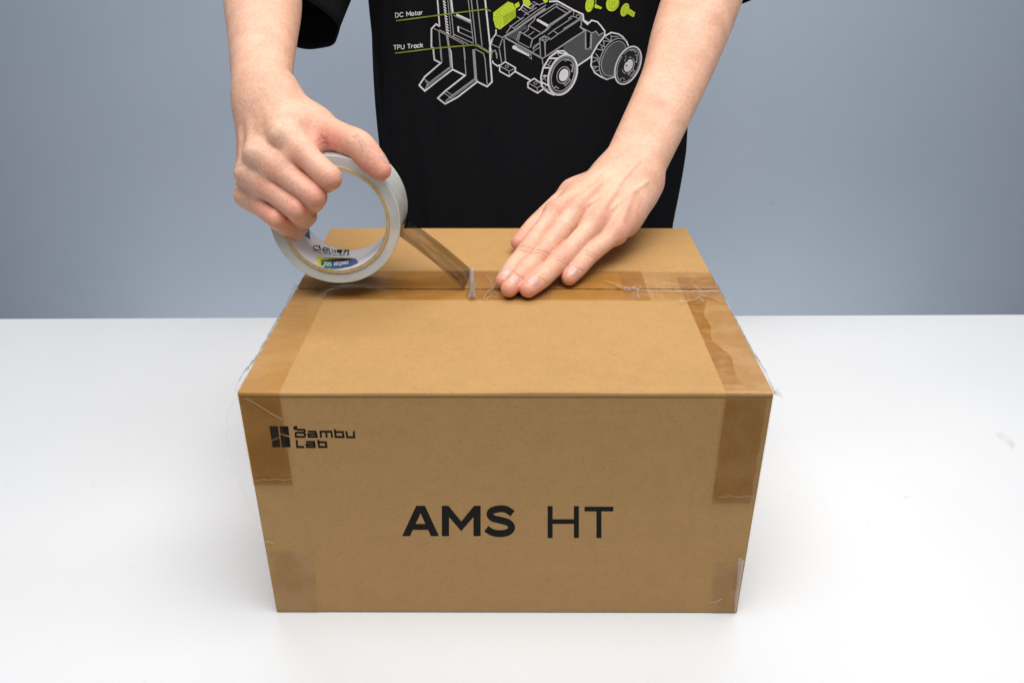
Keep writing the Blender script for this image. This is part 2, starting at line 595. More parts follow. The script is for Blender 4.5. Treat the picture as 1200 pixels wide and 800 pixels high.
def flap(name, y0, y1, front):
    """top flap extruded along X: rounded score on its hinge edge, ragged cut at the seam"""
    prof = []
    R_ = 0.0016
    if front:
        for a in np.linspace(180, 90, 7):
            prof.append((y0 + R_ + R_ * math.cos(math.radians(a)), H - R_ + R_ * math.sin(math.radians(a))))
        for yy, dz in ((0.0030, 0.0), (0.0042, -0.0004), (0.0054, -0.0001), (0.0068, -0.0005), (0.0084, 0.0), (0.03, 0.0)):
            prof.append((y0 + yy, H + dz))
        prof += [(y1 - 0.001, H), (y1, H - 0.0006), (y1, H - T), (y0 + T + 0.001, H - T), (y0 + 0.0045, H - 0.0032), (y0, H - 0.0030)]
        cut = {len(prof) - 6, len(prof) - 5, len(prof) - 4}
    else:
        prof = [(y0, H - T), (y0, H - 0.0006), (y0 + 0.001, H)]
        prof += [(y1 - 0.02, H)]
        for a in np.linspace(90, 0, 7):
            prof.append((y1 - R_ + R_ * math.cos(math.radians(a)), H - R_ + R_ * math.sin(math.radians(a))))
        prof += [(y1, H - 0.0030), (y1 - 0.0045, H - 0.0032), (y1 - T - 0.001, H - T)]
        cut = {0, 1, 2}
    nx = 140
    xs = np.linspace(-W / 2 + 0.0004, W / 2 - 0.0004, nx)
    v, f = [], []
    n = len(prof)
    for i, x in enumerate(xs):
        jag = rng.uniform(-0.0006, 0.0006)
        wave = 0.0005 * math.sin(x * 40) + 0.0003 * math.sin(x * 113 + 1)
        for k, (yy, zz) in enumerate(prof):
            dy = (jag + wave * 0.4) if k in cut else 0
            sag = 0.0
            if front and k < 7:
                sag = 0.0003 * math.sin(x * 23 + 0.7) + 0.0002 * math.sin(x * 61)
            v.append((x, yy + dy, zz + (sag if front and 0 < k < 7 else 0)))
    for i in range(nx - 1):
        for k in range(n):
            a, b = i * n + k, i * n + (k + 1) % n
            f.append((a, b, b + n, a + n))
    f.append(tuple(range(n - 1, -1, -1)))
    f.append(tuple(range((nx - 1) * n, nx * n)))
    o = mesh_obj(name, v, f, M_CARD, carton, smooth=False)
    bmx = bmesh.new()
    bmx.from_mesh(o.data)
    bmesh.ops.recalc_face_normals(bmx, faces=bmx.faces)
    bmx.to_mesh(o.data)
    bmx.free()
    return o


flap('front_flap', 0.0, SEAM - 0.0013, True)
flap('rear_flap', SEAM + 0.0013, D, False)
zt = H - 0.0034
bm_obj('front_panel', box_bm(-W / 2, W / 2, 0.0003, T, 0.0006, zt, 0.0009), M_CARD, carton)
bm_obj('back_panel', box_bm(-W / 2, W / 2, D - T, D - 0.0003, 0.0006, zt, 0.0009), M_CARD, carton)
for s in (-1, 1):
    x0, x1 = sorted((s * W / 2, s * (W / 2 - T)))
    bm_obj('side_panel', box_bm(x0, x1, T + 0.0002, D - T - 0.0002, 0.0006, H - 0.0046, 0.0008), M_CARD, carton)
    a, b_ = sorted((s * (W / 2 - T - 0.0003), s * 0.055))
    bm_obj('inner_flap', box_bm(a, b_, T + 0.001, D - T - 0.001, H - 0.0098, H - 0.0048, 0.0005), M_CARD_IN_SHADED, carton)
bm_obj('bottom_panel', box_bm(-W / 2 + T + 0.0003, W / 2 - T - 0.0003, T + 0.0003, D - T - 0.0003, 0.0008, 0.006, 0.0008), M_CARD, carton)


# print on the front panel
def front_map(x, y, k):
    p = at_y(x, y, 0.0003)
    return (p[0], 0.0003 - 0.00006 - 0.000008 * k, p[2])


q = tf(300, 480, 2.7273)
fl_ = Flat(front_map, 400)
fl_.fill(q([(467, 403), (512, 306), (540, 306), (585, 403), (559, 403), (526, 330), (492, 403)]))
fl_.fill(q([(502, 364), (550, 364), (557, 383), (494, 383)]))
fl_.build('printed_letter', M_INK, carton)
fl_ = Flat(front_map, 400)
fl_.fill(q([(594, 403), (594, 306), (615, 306), (656, 356), (697, 306), (718, 306), (718, 403), (695, 403), (695, 342), (656, 387), (617, 342), (617, 403)]))
fl_.build('printed_letter', M_INK, carton)
fl_ = Flat(front_map, 400)


def spline(pts, n=6):
    P = [np.array(p, float) for p in pts]
    out = []
    for i in range(len(P) - 1):
        p0, p1, p2, p3 = P[max(i - 1, 0)], P[i], P[i + 1], P[min(i + 2, len(P) - 1)]
        for j in range(n):
            t = j / n
            out.append(0.5 * ((2 * p1) + (p2 - p0) * t + (2 * p0 - 5 * p1 + 4 * p2 - p3) * t * t + (3 * p1 - p0 - 3 * p2 + p3) * t ** 3))
    out.append(P[-1])
    return out


fl_.line(spline(q([(820, 331), (800, 318), (776, 316), (753, 323), (748, 336), (760, 347), (785, 353), (808, 361), (817, 376), (806, 390), (780, 395), (755, 391), (736, 379)])), 22 / 2.7273)
fl_.build('printed_letter', M_INK, carton)
fl_ = Flat(front_map, 400)
fl_.fill(q([(932, 307), (948, 307), (948, 349), (1016, 349), (1016, 307), (1032, 307), (1032, 409), (1016, 409), (1016, 364), (948, 364), (948, 409), (932, 409)]))
fl_.build('printed_letter', M_INK, carton)
fl_ = Flat(front_map, 400)
fl_.fill(q([(1050, 309), (1142, 309), (1142, 324), (1104, 324), (1104, 409), (1088, 409), (1088, 324), (1050, 324)]))
fl_.build('printed_letter', M_INK, carton)
q = tf(310, 490, 10.43)
lg = Flat(front_map, 400)
for poly in ([(58, 95), (165, 95), (178, 225), (85, 262)], [(88, 277), (180, 241), (197, 352), (98, 352)],
             [(185, 95), (290, 95), (304, 213), (191, 178)], [(192, 196), (307, 232), (320, 352), (212, 352)]):
    lg.fill(q(poly))
lg.build('printed_logo', M_INK, carton)
bl = Flat(front_map, 400)
for st in ([(362, 104), (388, 104), (390, 128), (365, 128), (362, 104)], [(395, 138), (485, 138), (494, 152), (482, 174), (380, 174)],
           [(482, 178), (500, 198), (488, 224), (384, 224), (378, 168)],
           [(530, 161), (622, 161), (640, 224), (540, 224), (535, 194), (632, 192)],
           [(690, 234), (685, 161), (815, 161), (828, 234)], [(753, 161), (760, 234)],
           [(858, 132), (870, 226), (965, 226), (958, 166), (866, 166)], [(1000, 155), (1010, 229), (1097, 229), (1090, 155)],
           [(392, 262), (400, 348), (486, 348)], [(508, 286), (604, 286), (615, 348), (518, 348), (514, 318), (608, 316)],
           [(655, 262), (668, 348), (757, 348), (750, 290), (660, 290)]):
    bl.line(q(st), 2.35)
bl.build('printed_name', M_INK, carton)

# tape already stuck on the box
def strip(name, pts, mat, nu=24, nv=4, wob=0.0, parent=None):
    """pts: list of (left, right) 3-D pairs along the strip"""
    v, f = [], []
    n = len(pts)
    for i, (a, b) in enumerate(pts):
        a, b = np.array(a, float), np.array(b, float)
        for j in range(nv + 1):
            v.append(a + (b - a) * j / nv)
    for i in range(n - 1):
        for j in range(nv):
            k = i * (nv + 1) + j
            f.append((k, k + 1, k + nv + 2, k + nv + 1))
    return mesh_obj(name, v, f, mat, parent or carton, smooth=True)


E0 = 0.00035     # film lies this far proud of the board


def wrap_front(xa, xb, y_end, z_end, e=E0, ragged=0.0006):
    """a strip lying on the top and folded over the front edge; xa,xb may lean"""
    pts = []
    for yy in np.linspace(y_end, 0.0030, 30):
        pts.append(((xa, yy, H + e), (xb, yy, H + e)))
    for a in np.linspace(90, 180, 8):
        r_ = 0.0016 + e + 0.0002
        y_ = 0.0016 + r_ * math.cos(math.radians(a))
        z_ = H - 0.0016 + r_ * math.sin(math.radians(a))
        pts.append(((xa, y_, z_), (xb, y_, z_)))
    for zz in np.linspace(H - 0.004, z_end, 12):
        pts.append(((xa, -e, zz), (xb, -e, zz)))
    return pts


def serrate(o, z_end, pitch=0.0012, amp=0.0007):
    pass


strip('tape_strip', wrap_front(-W / 2 - 0.0002, -0.1452, 0.187, 0.1185), M_TAPE, nv=3)
strip('tape_strip', wrap_front(0.1415, W / 2 + 0.0002, 0.187, 0.1030), M_TAPE_OLD, nv=3)
# the firmly stuck inner lane of the right-hand strip
lane = []
lr_ = np.random.RandomState(2)
for yy in np.linspace(0.140, 0.010, 60):
    wv_ = 0.0105 + 0.0030 * math.sin(yy * 55) + 0.0018 * math.sin(yy * 140 + 1) + lr_.uniform(-0.0004, 0.0004)
    lane.append(((0.1416, yy, H + 0.0007), (0.1416 + wv_, yy, H + 0.0007)))
strip('tape_patch', lane, film('clear_tape_lane', (0.90, 0.82, 0.64), (0.95, 0.90, 0.79), scale=(90, 90, 1)))
pf = [((0.1418, -0.0008, zz), (0.1685 + 0.0008 * math.sin(zz * 300), -0.0008, zz)) for zz in np.linspace(H - 0.004, 0.1035, 10)]
strip('tape_patch', pf, M_TAPE_FRONT)
pf = [((-0.1720, -0.0008, zz), (-0.1454, -0.0008, zz)) for zz in np.linspace(H - 0.004, 0.1190, 10)]
strip('tape_patch', pf, M_TAPE_FRONT)
# seam tape, in two overlapping lengths
SA, SB = 0.1405, 0.1995
strip('seam_tape', [((x, SA, H + 0.0009), (x, SB - 0.0005, H + 0.0009)) for x in np.linspace(-0.1465, 0.1135, 40)], M_TAPE_WET, nv=4)
wr = np.random.RandomState(7)
pts = []
for x in np.linspace(0.094, W / 2 - 0.0004, 46):
    pts.append(((x, SA - 0.001 + wr.uniform(-.0006, .0006), H + 0.0013), (x, SB - 0.004 + wr.uniform(-.001, .001), H + 0.0013)))
so = strip('seam_tape', pts, M_TAPE_OLD, nv=8)
for v in so.data.vertices:
    v.co.z += abs(wr.normal(0, 0.00035))
# bottom corner tape on the front
strip('tape_strip', [((-0.1716, -0.0004, z), (-0.1416 + 0.004 * (z / 0.06), -0.0004, z)) for z in np.linspace(0.001, 0.060, 8)], M_TAPE_OLD, nv=3)
strip('tape_strip', [((0.1530 - 0.004 * (z / 0.05), -0.0004, z), (0.1716, -0.0004, z)) for z in np.linspace(0.001, 0.049, 8)], M_TAPE_OLD, nv=3)


# creases and loose film on the tape
def top_map(x, y, k):
    p = at_z(x, y, H + 0.0021)
    return (p[0], p[1], p[2] + 0.00002 * k + 0.0004 * abs(math.sin(x * 1.7 + y)))


cr = Flat(top_map, 3)
for st, w in (([(709, 329), (722, 333), (733, 337), (745, 339), (756, 340), (775, 340.5), (800, 341), (820, 341.5), (842, 341)], 1.1),
              ([(733, 336), (738, 340), (744, 336), (748, 341), (751, 335)], 1.4), ([(748, 339), (747, 345), (749, 350)], 1.3),
              ([(775, 331), (790, 333), (806, 334.5)], 0.9), ([(811, 331), (816, 337), (822, 341)], 0.9), ([(797, 352), (799, 356), (798, 347)], 1.2),
              ([(799, 353), (812, 352), (820, 348), (824, 353), (815, 355)], 1.1), ([(722, 334), (735, 341), (731, 337), (741, 338)], 1.0),
              ([(566, 350), (572, 342), (579, 336), (582, 330)], 1.1), ([(570, 322), (576, 330), (577, 340), (584, 346)], 0.8), ([(585, 349), (575, 347), (568, 351)], 0.8),
              ([(820, 345), (836, 349), (846, 354)], 0.8)):
    cr = Flat(top_map, 3)
    cr.line(st, w * 0.6)
    cr.build('tape_crease', M_CREASE, carton)


def front_crease_map(x, y, k):
    p = at_y(x, y, -0.0016)
    return (p[0], -0.0016 - 0.00002 * k, p[2])


cf = Flat(front_crease_map, 4)
for st, w in (([(287, 466), (300, 473), (316, 483), (330, 491)], 1.2), ([(307, 636), (313, 634), (320, 636)], 1.2), ([(296, 561.5), (301, 563), (308, 561), (316, 562.5), (324, 560.5), (333, 562.5), (342, 560.5)], 0.7),
              ([(841, 581), (848, 582.5), (856, 580.5), (866, 582.5), (876, 580.5), (883, 582)], 0.6), ([(831, 706), (838, 705), (847, 701)], 1.0)):
    cf = Flat(front_crease_map, 4)
    cf.line(st, w * 0.55)
    cf.build('tape_crease', M_CREASE, carton)
# crumpled fold at the lower right corner, standing off the panel
v = [at_y(863, 652, -0.001), at_y(867, 653, -0.006), at_y(872, 656, -0.002), at_y(864, 672, -0.001), at_y(866, 674, -0.006), at_y(869, 673, -0.002),
     at_y(861, 694, -0.001), at_y(863.5, 694, -0.004), at_y(866, 694, -0.0015), at_y(860, 717, -0.001), at_y(861, 717, -0.002), at_y(862, 717, -0.001)]
mesh_obj('tape_crease', v, [(0, 1, 4, 3), (1, 2, 5, 4), (3, 4, 7, 6), (4, 5, 8, 7), (6, 7, 10, 9), (7, 8, 11, 10)], film('tape_fold', (0.92, 0.9, 0.88), white=0.14, gloss=0.22, rough=0.18), carton, True)


def wisp(side, ys, outs, zs):
    v, f = [], []
    for i, (yy, o_, z_) in enumerate(zip(ys, outs, zs)):
        x = side * (W / 2 + 0.0003)
        v += [(x, yy, H - 0.004 + 0.0035), (x + side * o_ * 0.55, yy, H + z_), (x + side * o_, yy, H + z_ * 0.2 - 0.003)]
    for i in range(len(ys) - 1):
        k = 3 * i
        f += [(k, k + 1, k + 4, k + 3), (k + 1, k + 2, k + 5, k + 4)]
    return mesh_obj('loose_tape_film', v, f, M_WISP, carton, True)


wy = np.linspace(0.004, 0.172, 60)
wr = np.random.RandomState(11)
outs = 0.0007 + 0.0032 * np.clip(np.sin(wy * 61 + 0.5) * np.sin(wy * 23 + 1), 0, 1) + wr.uniform(0, 0.0010, 60)
wisp(-1, wy, outs, 0.0004 + wr.uniform(0, 0.0012, 60))
wy = np.linspace(0.002, 0.175, 60)
outs = 0.0005 + 0.0034 * np.clip(np.sin(wy * 47 + 0.6) * np.sin(wy * 19), 0, 1) + wr.uniform(0, 0.0006, 60)
wisp(1, wy, outs, 0.0003 + wr.uniform(0, 0.0008, 60))
for k in range(5):   # frayed tuft at the front right corner
    a = at_y(907, 458, 0.002)
    b_ = at_y(913 + k * 1.4, 452 + k * 3.5, 0.004 - 0.002 * k)
    mesh_obj('loose_tape_film', [a, a + np.array([0, 0.0, -0.002]), b_ + np.array([0, 0, -0.0008]), b_], [(0, 1, 2, 3)], M_WISP, carton)
# one long hair-thin thread of film at the left
th = [at_y(*p, 0.002) for p in spline([(279, 463), (268, 480), (265, 505), (269, 530), (278, 560), (290, 588), (301, 610)], 5)]
bm = bmesh.new()
prev = None
for p in th:
    a, b_ = bm.verts.new(p), bm.verts.new(p + np.array([0.0005, 0, 0]))
    if prev:
        bm.faces.new((prev[0], prev[1], b_, a))
    prev = (a, b_)
bm_obj('loose_tape_film', bm, M_WISP, carton)

# ------------------------------------------------------------------ tape roll
roll = thing('tape_roll', 'roll of clear packing tape with printed white core, held upright in a hand', 'tape')
RC = np.array([-0.1308, 0.1447, 0.2566])
tilt, yaw_ = -0.0831, -0.0136
ax = np.array([math.sin(yaw_) * math.cos(tilt), math.cos(yaw_) * math.cos(tilt), math.sin(tilt)])
ru = np.cross(ax, (0, 0, 1)); ru /= np.linalg.norm(ru)
rw = np.cross(ru, ax)
RI, RO, RWID = 0.0388, 0.0496, 0.0546


def rpt(ang, r, t):
    return RC + ax * t + r * (math.cos(ang) * ru + math.sin(ang) * rw)


def lathe(name, prof, mat, parent, n=128, closed=True):
    v, f = [], []
    m_ = len(prof)
    for i in range(n):
        a = 2 * math.pi * i / n
        for r, t in prof:
            v.append(rpt(a, r, t))
    for i in range(n):
        j = (i + 1) % n
        for k in range(m_ if closed else m_ - 1):
            l = (k + 1) % m_
            f.append((i * m_ + k, i * m_ + l, j * m_ + l, j * m_ + k))
    o = mesh_obj(name, v, f, mat, parent, True)
    bmx = bmesh.new()
    bmx.from_mesh(o.data)
    bmesh.ops.recalc_face_normals(bmx, faces=bmx.faces)
    bmx.to_mesh(o.data)
    bmx.free()
    o.data.set_sharp_from_angle(angle=math.radians(40)) if hasattr(o.data, 'set_sharp_from_angle') else None
    return o


def tape_body_material():
    mt, nt, b, out = new_mat('wound_clear_tape')
    b.inputs['Roughness'].default_value = 0.13
    b.inputs['Transmission Weight'].default_value = 0.48
    b.inputs['IOR'].default_value = 1.30
    tc = nt.nodes.new('ShaderNodeTexCoord')
    sb = N(nt, 'ShaderNodeVectorMath', operation='SUBTRACT')
    sb.inputs[1].default_value = tuple(RC)
    ml = N(nt, 'ShaderNodeVectorMath', operation='MULTIPLY')
    ml.inputs[1].default_value = (1, 0, 1)
    ln = N(nt, 'ShaderNodeVectorMath', operation='LENGTH')
    nt.links.new(tc.outputs['Object'], sb.inputs[0])
    nt.links.new(sb.outputs[0], ml.inputs[0])
    nt.links.new(ml.outputs[0], ln.inputs[0])
    rings = N(nt, 'ShaderNodeTexNoise', noise_dimensions='1D', Scale=1400.0, Detail=4.0, Roughness=0.7)
    nt.links.new(ln.outputs['Value'], rings.inputs['W'])
    v = coords(nt, (1, 0.25, 1))
    nz = N(nt, 'ShaderNodeTexNoise', Scale=55.0, Detail=4.0)
    nt.links.new(v, nz.inputs['Vector'])
    ad = N(nt, 'ShaderNodeMath', operation='MULTIPLY_ADD')
    ad.inputs[1].default_value = 0.5
    nt.links.new(rings.outputs[0], ad.inputs[0])
    h_ = N(nt, 'ShaderNodeMath', operation='MULTIPLY')
    h_.inputs[1].default_value = 0.5
    nt.links.new(nz.outputs['Fac'], h_.inputs[0])
    nt.links.new(h_.outputs[0], ad.inputs[2])
    r = ramp(nt, [(0.35, (0.74, 0.78, 0.76)), (0.65, (0.93, 0.95, 0.94))])
    nt.links.new(ad.outputs[0], r.inputs['Fac'])
    nt.links.new(r.outputs['Color'], b.inputs['Base Color'])
    bp = N(nt, 'ShaderNodeBump', Strength=0.3, Distance=0.0005)
    nt.links.new(ad.outputs[0], bp.inputs['Height'])
    nt.links.new(bp.outputs['Normal'], b.inputs['Normal'])
    return mt


M_ROLL = tape_body_material()
M_CORE = simple('kraft_core', (0.50, 0.37, 0.17), 0.7, 0.15, 300)
M_LABEL = simple('white_core_paper', (0.74, 0.75, 0.78), 0.35, 0.02, 100)
lathe('wound_tape', [(RI + 0.0027, 0.0008), (RO - 0.0005, 0.0), (RO, 0.0005), (RO, RWID - 0.0005), (RO - 0.0005, RWID), (RI + 0.0027, RWID - 0.0008)], M_ROLL, roll)
lathe('core', [(RI + 0.0003, -0.0004), (RI + 0.0026, -0.0004), (RI + 0.0026, RWID + 0.0004), (RI + 0.0003, RWID + 0.0004)], M_CORE, roll)
lathe('core_wrap', [(RI + 0.00264, 0.0006), (RI + 0.00264, RWID - 0.0006)], M_LABEL, roll, closed=False)
label = lathe('core_label', [(RI + 0.0001, 0.0003), (RI + 0.0001, RWID - 0.0003)], M_LABEL, roll, closed=False)


def roll_map(x, y, k):
    """where the line of sight meets the far inside wall of the core: prints lie on the label"""
    d = ray(x, y)
    r_ = RI - 0.00012 - 0.00003 * k
    oc = CAM - RC
    dp = d - ax * (d @ ax)
    op = oc - ax * (oc @ ax)
    A_, B_, C_ = dp @ dp, 2 * dp @ op, op @ op - r_ * r_
    dis = B_ * B_ - 4 * A_ * C_
    if dis < 0:
        return None
    t_ = (-B_ + math.sqrt(dis)) / (2 * A_)
    p = CAM + d * t_
    if not (0.0004 < (p - RC) @ ax < RWID - 0.0004):
        return None
    return tuple(p)


z5 = tf(310, 240, 7.62)
M_YEL = simple('yellow_ink', (0.75, 0.70, 0.03), 0.4, 0.03)
M_GRN = simple('green_ink', (0.02, 0.20, 0.14), 0.4, 0.1)
M_BLU = simple('blue_ink', (0.03, 0.10, 0.30), 0.4, 0.1)
M_VIO = simple('violet_ink', (0.10, 0.07, 0.36), 0.4, 0.1)
for pl_ in (z5([(460, 458), (505, 472), (800, 474), (790, 484), (505, 492), (505, 556), (482, 530)]), z5([(330, 140), (350, 140), (402, 206), (398, 214), (345, 150)])):
    fy = Flat(roll_map, 2)
    fy.layer = 0
    fy.fill(pl_)
    fy.build('printed_flash', M_YEL, roll)
for pl_ in (z5([(505, 492), (600, 489), (600, 570), (550, 566), (505, 556)]), z5([(318, 165), (340, 148), (398, 210), (400, 235), (345, 240), (330, 215)])):
    fg = Flat(roll_map, 2)
    fg.layer = 3
    fg.fill(pl_)
    fg.build('printed_flash', M_GRN, roll)
for pl_ in (z5([(600, 489), (790, 481), (815, 505), (775, 545), (680, 566), (600, 570)]), z5([(292, 196), (318, 165), (330, 215), (345, 240), (400, 235), (404, 270), (370, 282), (325, 240)])):
    fb = Flat(roll_map, 2)
    fb.layer = 6
    fb.fill(pl_)
    fb.build('printed_flash', M_BLU, roll)
for pl_ in (z5([(790, 481), (812, 478), (838, 512), (775, 545), (815, 505)]), z5([(404, 270), (412, 308), (370, 282)])):
    fv = Flat(roll_map, 2)
    fv.layer = 8
    fv.fill(pl_)
    fv.build('printed_flash', M_VIO, roll)
fw = Flat(roll_map, 2)
fw.layer = 12
text(fw, '20S', 310 + 530 / 7.62, 240 + 540 / 7.62, 4.3, 0.25, 0.1, -4.0, 1.0, 0.25)
text(fw, 'XRS', 310 + 618 / 7.62, 240 + 542 / 7.62, 4.0, -0.1, 0.1, -4.0, 1.0, 0.25)
text(fw, 'MAX', 310 + 690 / 7.62, 240 + 536 / 7.62, 3.4, -0.5, -0.1, -3.8, 0.9, 0.2)
text(fw, '20S', 310 + 335 / 7.62, 240 + 190 / 7.62, 2.0, 2.8, 2.4, -1.6, 0.8, 0.2)
fw.build('printed_figures', M_LABEL, roll)
fk = Flat(roll_map, 2)
fk.layer = 2
for st in (spline([(497, 388), (474, 366), (446, 368), (438, 384), (458, 400), (488, 402), (500, 392)], 4), [(490, 360), (503, 408)],
           spline([(524, 398), (562, 404), (556, 388), (536, 382), (520, 392), (524, 410), (545, 420), (566, 418)], 4),
           [(574, 384), (580, 426), (596, 428)], [(606, 402), (611, 430)], [(603, 390), (604, 395)],
           [(632, 400), (622, 412)], [(634, 410), (628, 434)], [(648, 402), (690, 403), (690, 412), (650, 412), (648, 402)], [(644, 420), (694, 420)], [(680, 414), (680, 436), (668, 434)],
           [(704, 408), (754, 405), (748, 432), (738, 432)], [(726, 398), (722, 418), (704, 436)]):
    fk.line(z5(st), 0.95)
for st in ([(440, 404), (470, 415)], [(480, 418), (520, 428)], [(528, 430), (600, 444)], [(610, 446), (660, 450)], [(668, 450), (720, 448)], [(730, 447), (760, 443)], [(205, 250), (212, 225)]):
    fk.line(z5(st), 0.6)
z3t = tf(370, 260, 10)
for st in ([(540, 480), (560, 470)], [(580, 455), (600, 442)], [(610, 432), (635, 412)], [(645, 402), (665, 385)], [(685, 365), (700, 352)], [(715, 335), (730, 318)]):
    fk.line(z3t(st), 0.9)
fk.build('printed_name', M_INK, roll)

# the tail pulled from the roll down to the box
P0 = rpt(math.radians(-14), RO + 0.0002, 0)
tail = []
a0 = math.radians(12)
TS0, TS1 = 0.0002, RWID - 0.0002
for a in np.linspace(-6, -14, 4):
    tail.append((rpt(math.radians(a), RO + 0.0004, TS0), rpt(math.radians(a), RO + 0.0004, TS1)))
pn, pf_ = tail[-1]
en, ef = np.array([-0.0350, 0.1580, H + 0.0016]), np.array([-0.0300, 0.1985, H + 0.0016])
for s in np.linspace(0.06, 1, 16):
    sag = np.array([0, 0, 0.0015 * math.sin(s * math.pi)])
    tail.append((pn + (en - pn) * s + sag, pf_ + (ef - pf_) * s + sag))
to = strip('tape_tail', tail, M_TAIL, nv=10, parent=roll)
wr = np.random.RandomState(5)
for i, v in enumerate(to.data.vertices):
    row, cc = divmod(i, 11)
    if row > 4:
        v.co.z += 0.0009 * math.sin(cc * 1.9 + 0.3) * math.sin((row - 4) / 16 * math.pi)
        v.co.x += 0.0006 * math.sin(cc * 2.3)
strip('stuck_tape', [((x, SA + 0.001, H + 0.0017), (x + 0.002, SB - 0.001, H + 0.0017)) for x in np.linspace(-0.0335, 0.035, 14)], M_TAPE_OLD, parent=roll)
# the crumpled fold where the tail meets the box
v, f = [], []
for i, yy in enumerate(np.linspace(SA - 0.001, SB + 0.001, 16)):
    if i % 3 == 0:
        j1, j2, j3 = wr.uniform(-0.0006, 0.0006, 3)
    x0 = -0.0310 + 0.003 * (0.2 - yy) / 0.06
    v += [(x0 - 0.0022 + j1, yy, H + 0.0018), (x0 - 0.0008 + j2, yy, H + 0.0050 + j3), (x0 + 0.0004 + j1, yy, H + 0.0022), (x0 + 0.0016 + j3, yy, H + 0.0042 + j2), (x0 + 0.0030 + j2, yy, H + 0.0018)]
for i in range(15):
    for k in range(4):
        a = i * 5 + k
        f.append((a, a + 1, a + 6, a + 5))
mesh_obj('tape_fold', v, f, film('tape_fold_film', (0.88, 0.86, 0.84), white=0.26, gloss=0.22, rough=0.22, scale=(400, 30, 200), lo=0.4, hi=0.6), roll, False)

# ------------------------------------------------------------------ person: skin grown from smooth distance fields
def catmull(P, R, n=5):
    P = [np.array(p, float) for p in P]
    out, rad = [], []
    for i in range(len(P) - 1):
        p0, p1, p2, p3 = P[max(i - 1, 0)], P[i], P[i + 1], P[min(i + 2, len(P) - 1)]
        r0, r1, r2, r3 = R[max(i - 1, 0)], R[i], R[i + 1], R[min(i + 2, len(P) - 1)]
        for j in range(n):
            t = j / n
            g = lambda a, b, c, d: 0.5 * (2 * b + (c - a) * t + (2 * a - 5 * b + 4 * c - d) * t * t + (3 * b - a - 3 * c + d) * t ** 3)
            out.append(g(p0, p1, p2, p3))
            rad.append(g(r0, r1, r2, r3))
    out.append(P[-1])
    rad.append(R[-1])
    return np.array(out, np.float32), np.array(rad, np.float32)


FAR = np.float32(0.03)


class Sweep:
    def __init__(self, P, R, n=5):
        self.P, self.R = catmull(P, R, n)
        self.c = self.P.mean(0)
        self.rad = float((np.linalg.norm(self.P - self.c, axis=1) + self.R).max())

    def __call__(self, X):
        d = np.full(len(X), FAR, np.float32)
        near = np.where(np.linalg.norm(X - self.c, axis=1) < self.rad + 0.03)[0]
        if len(near) == 0:
            return d
        Y = X[near]
        best = np.full(len(Y), FAR, np.float32)
        for a, b, ra, rb in zip(self.P[:-1], self.P[1:], self.R[:-1], self.R[1:]):
            ba = b - a
            L2 = float(ba @ ba) + 1e-12
            t = np.clip((Y - a) @ ba / L2, 0, 1)
            q_ = Y - a - t[:, None] * ba
            best = np.minimum(best, np.sqrt(np.einsum('ij,ij->i', q_, q_)) - (ra + (rb - ra) * t))
        d[near] = best
        return d


def smin(a, b, k):
    h = np.clip(0.5 + 0.5 * (b - a) / k, 0, 1)
    return b + (a - b) * h - k * h * (1 - h)


class Limb:
    def __init__(self):
        self.palm, self.fingers, self.tendons, self.grooves = [], [], [], []
        self.kp, self.kf, self.kj = 0.011, 0.0006, 0.0055

    def __call__(self, X):
        d = None
        for s, k in self.palm:
            e = s(X)
            d = e if d is None else smin(d, e, k)
        for s, k in self.tendons:
            d = smin(d, s(X), k)
        if self.fingers:
            g = None
            for s in self.fingers:
                e = s(X)
                g = e if g is None else smin(g, e, self.kf)
            d = smin(d, g, self.kj)
        for s, k in self.grooves:
            d = -smin(-d, s(X), k)
        return d


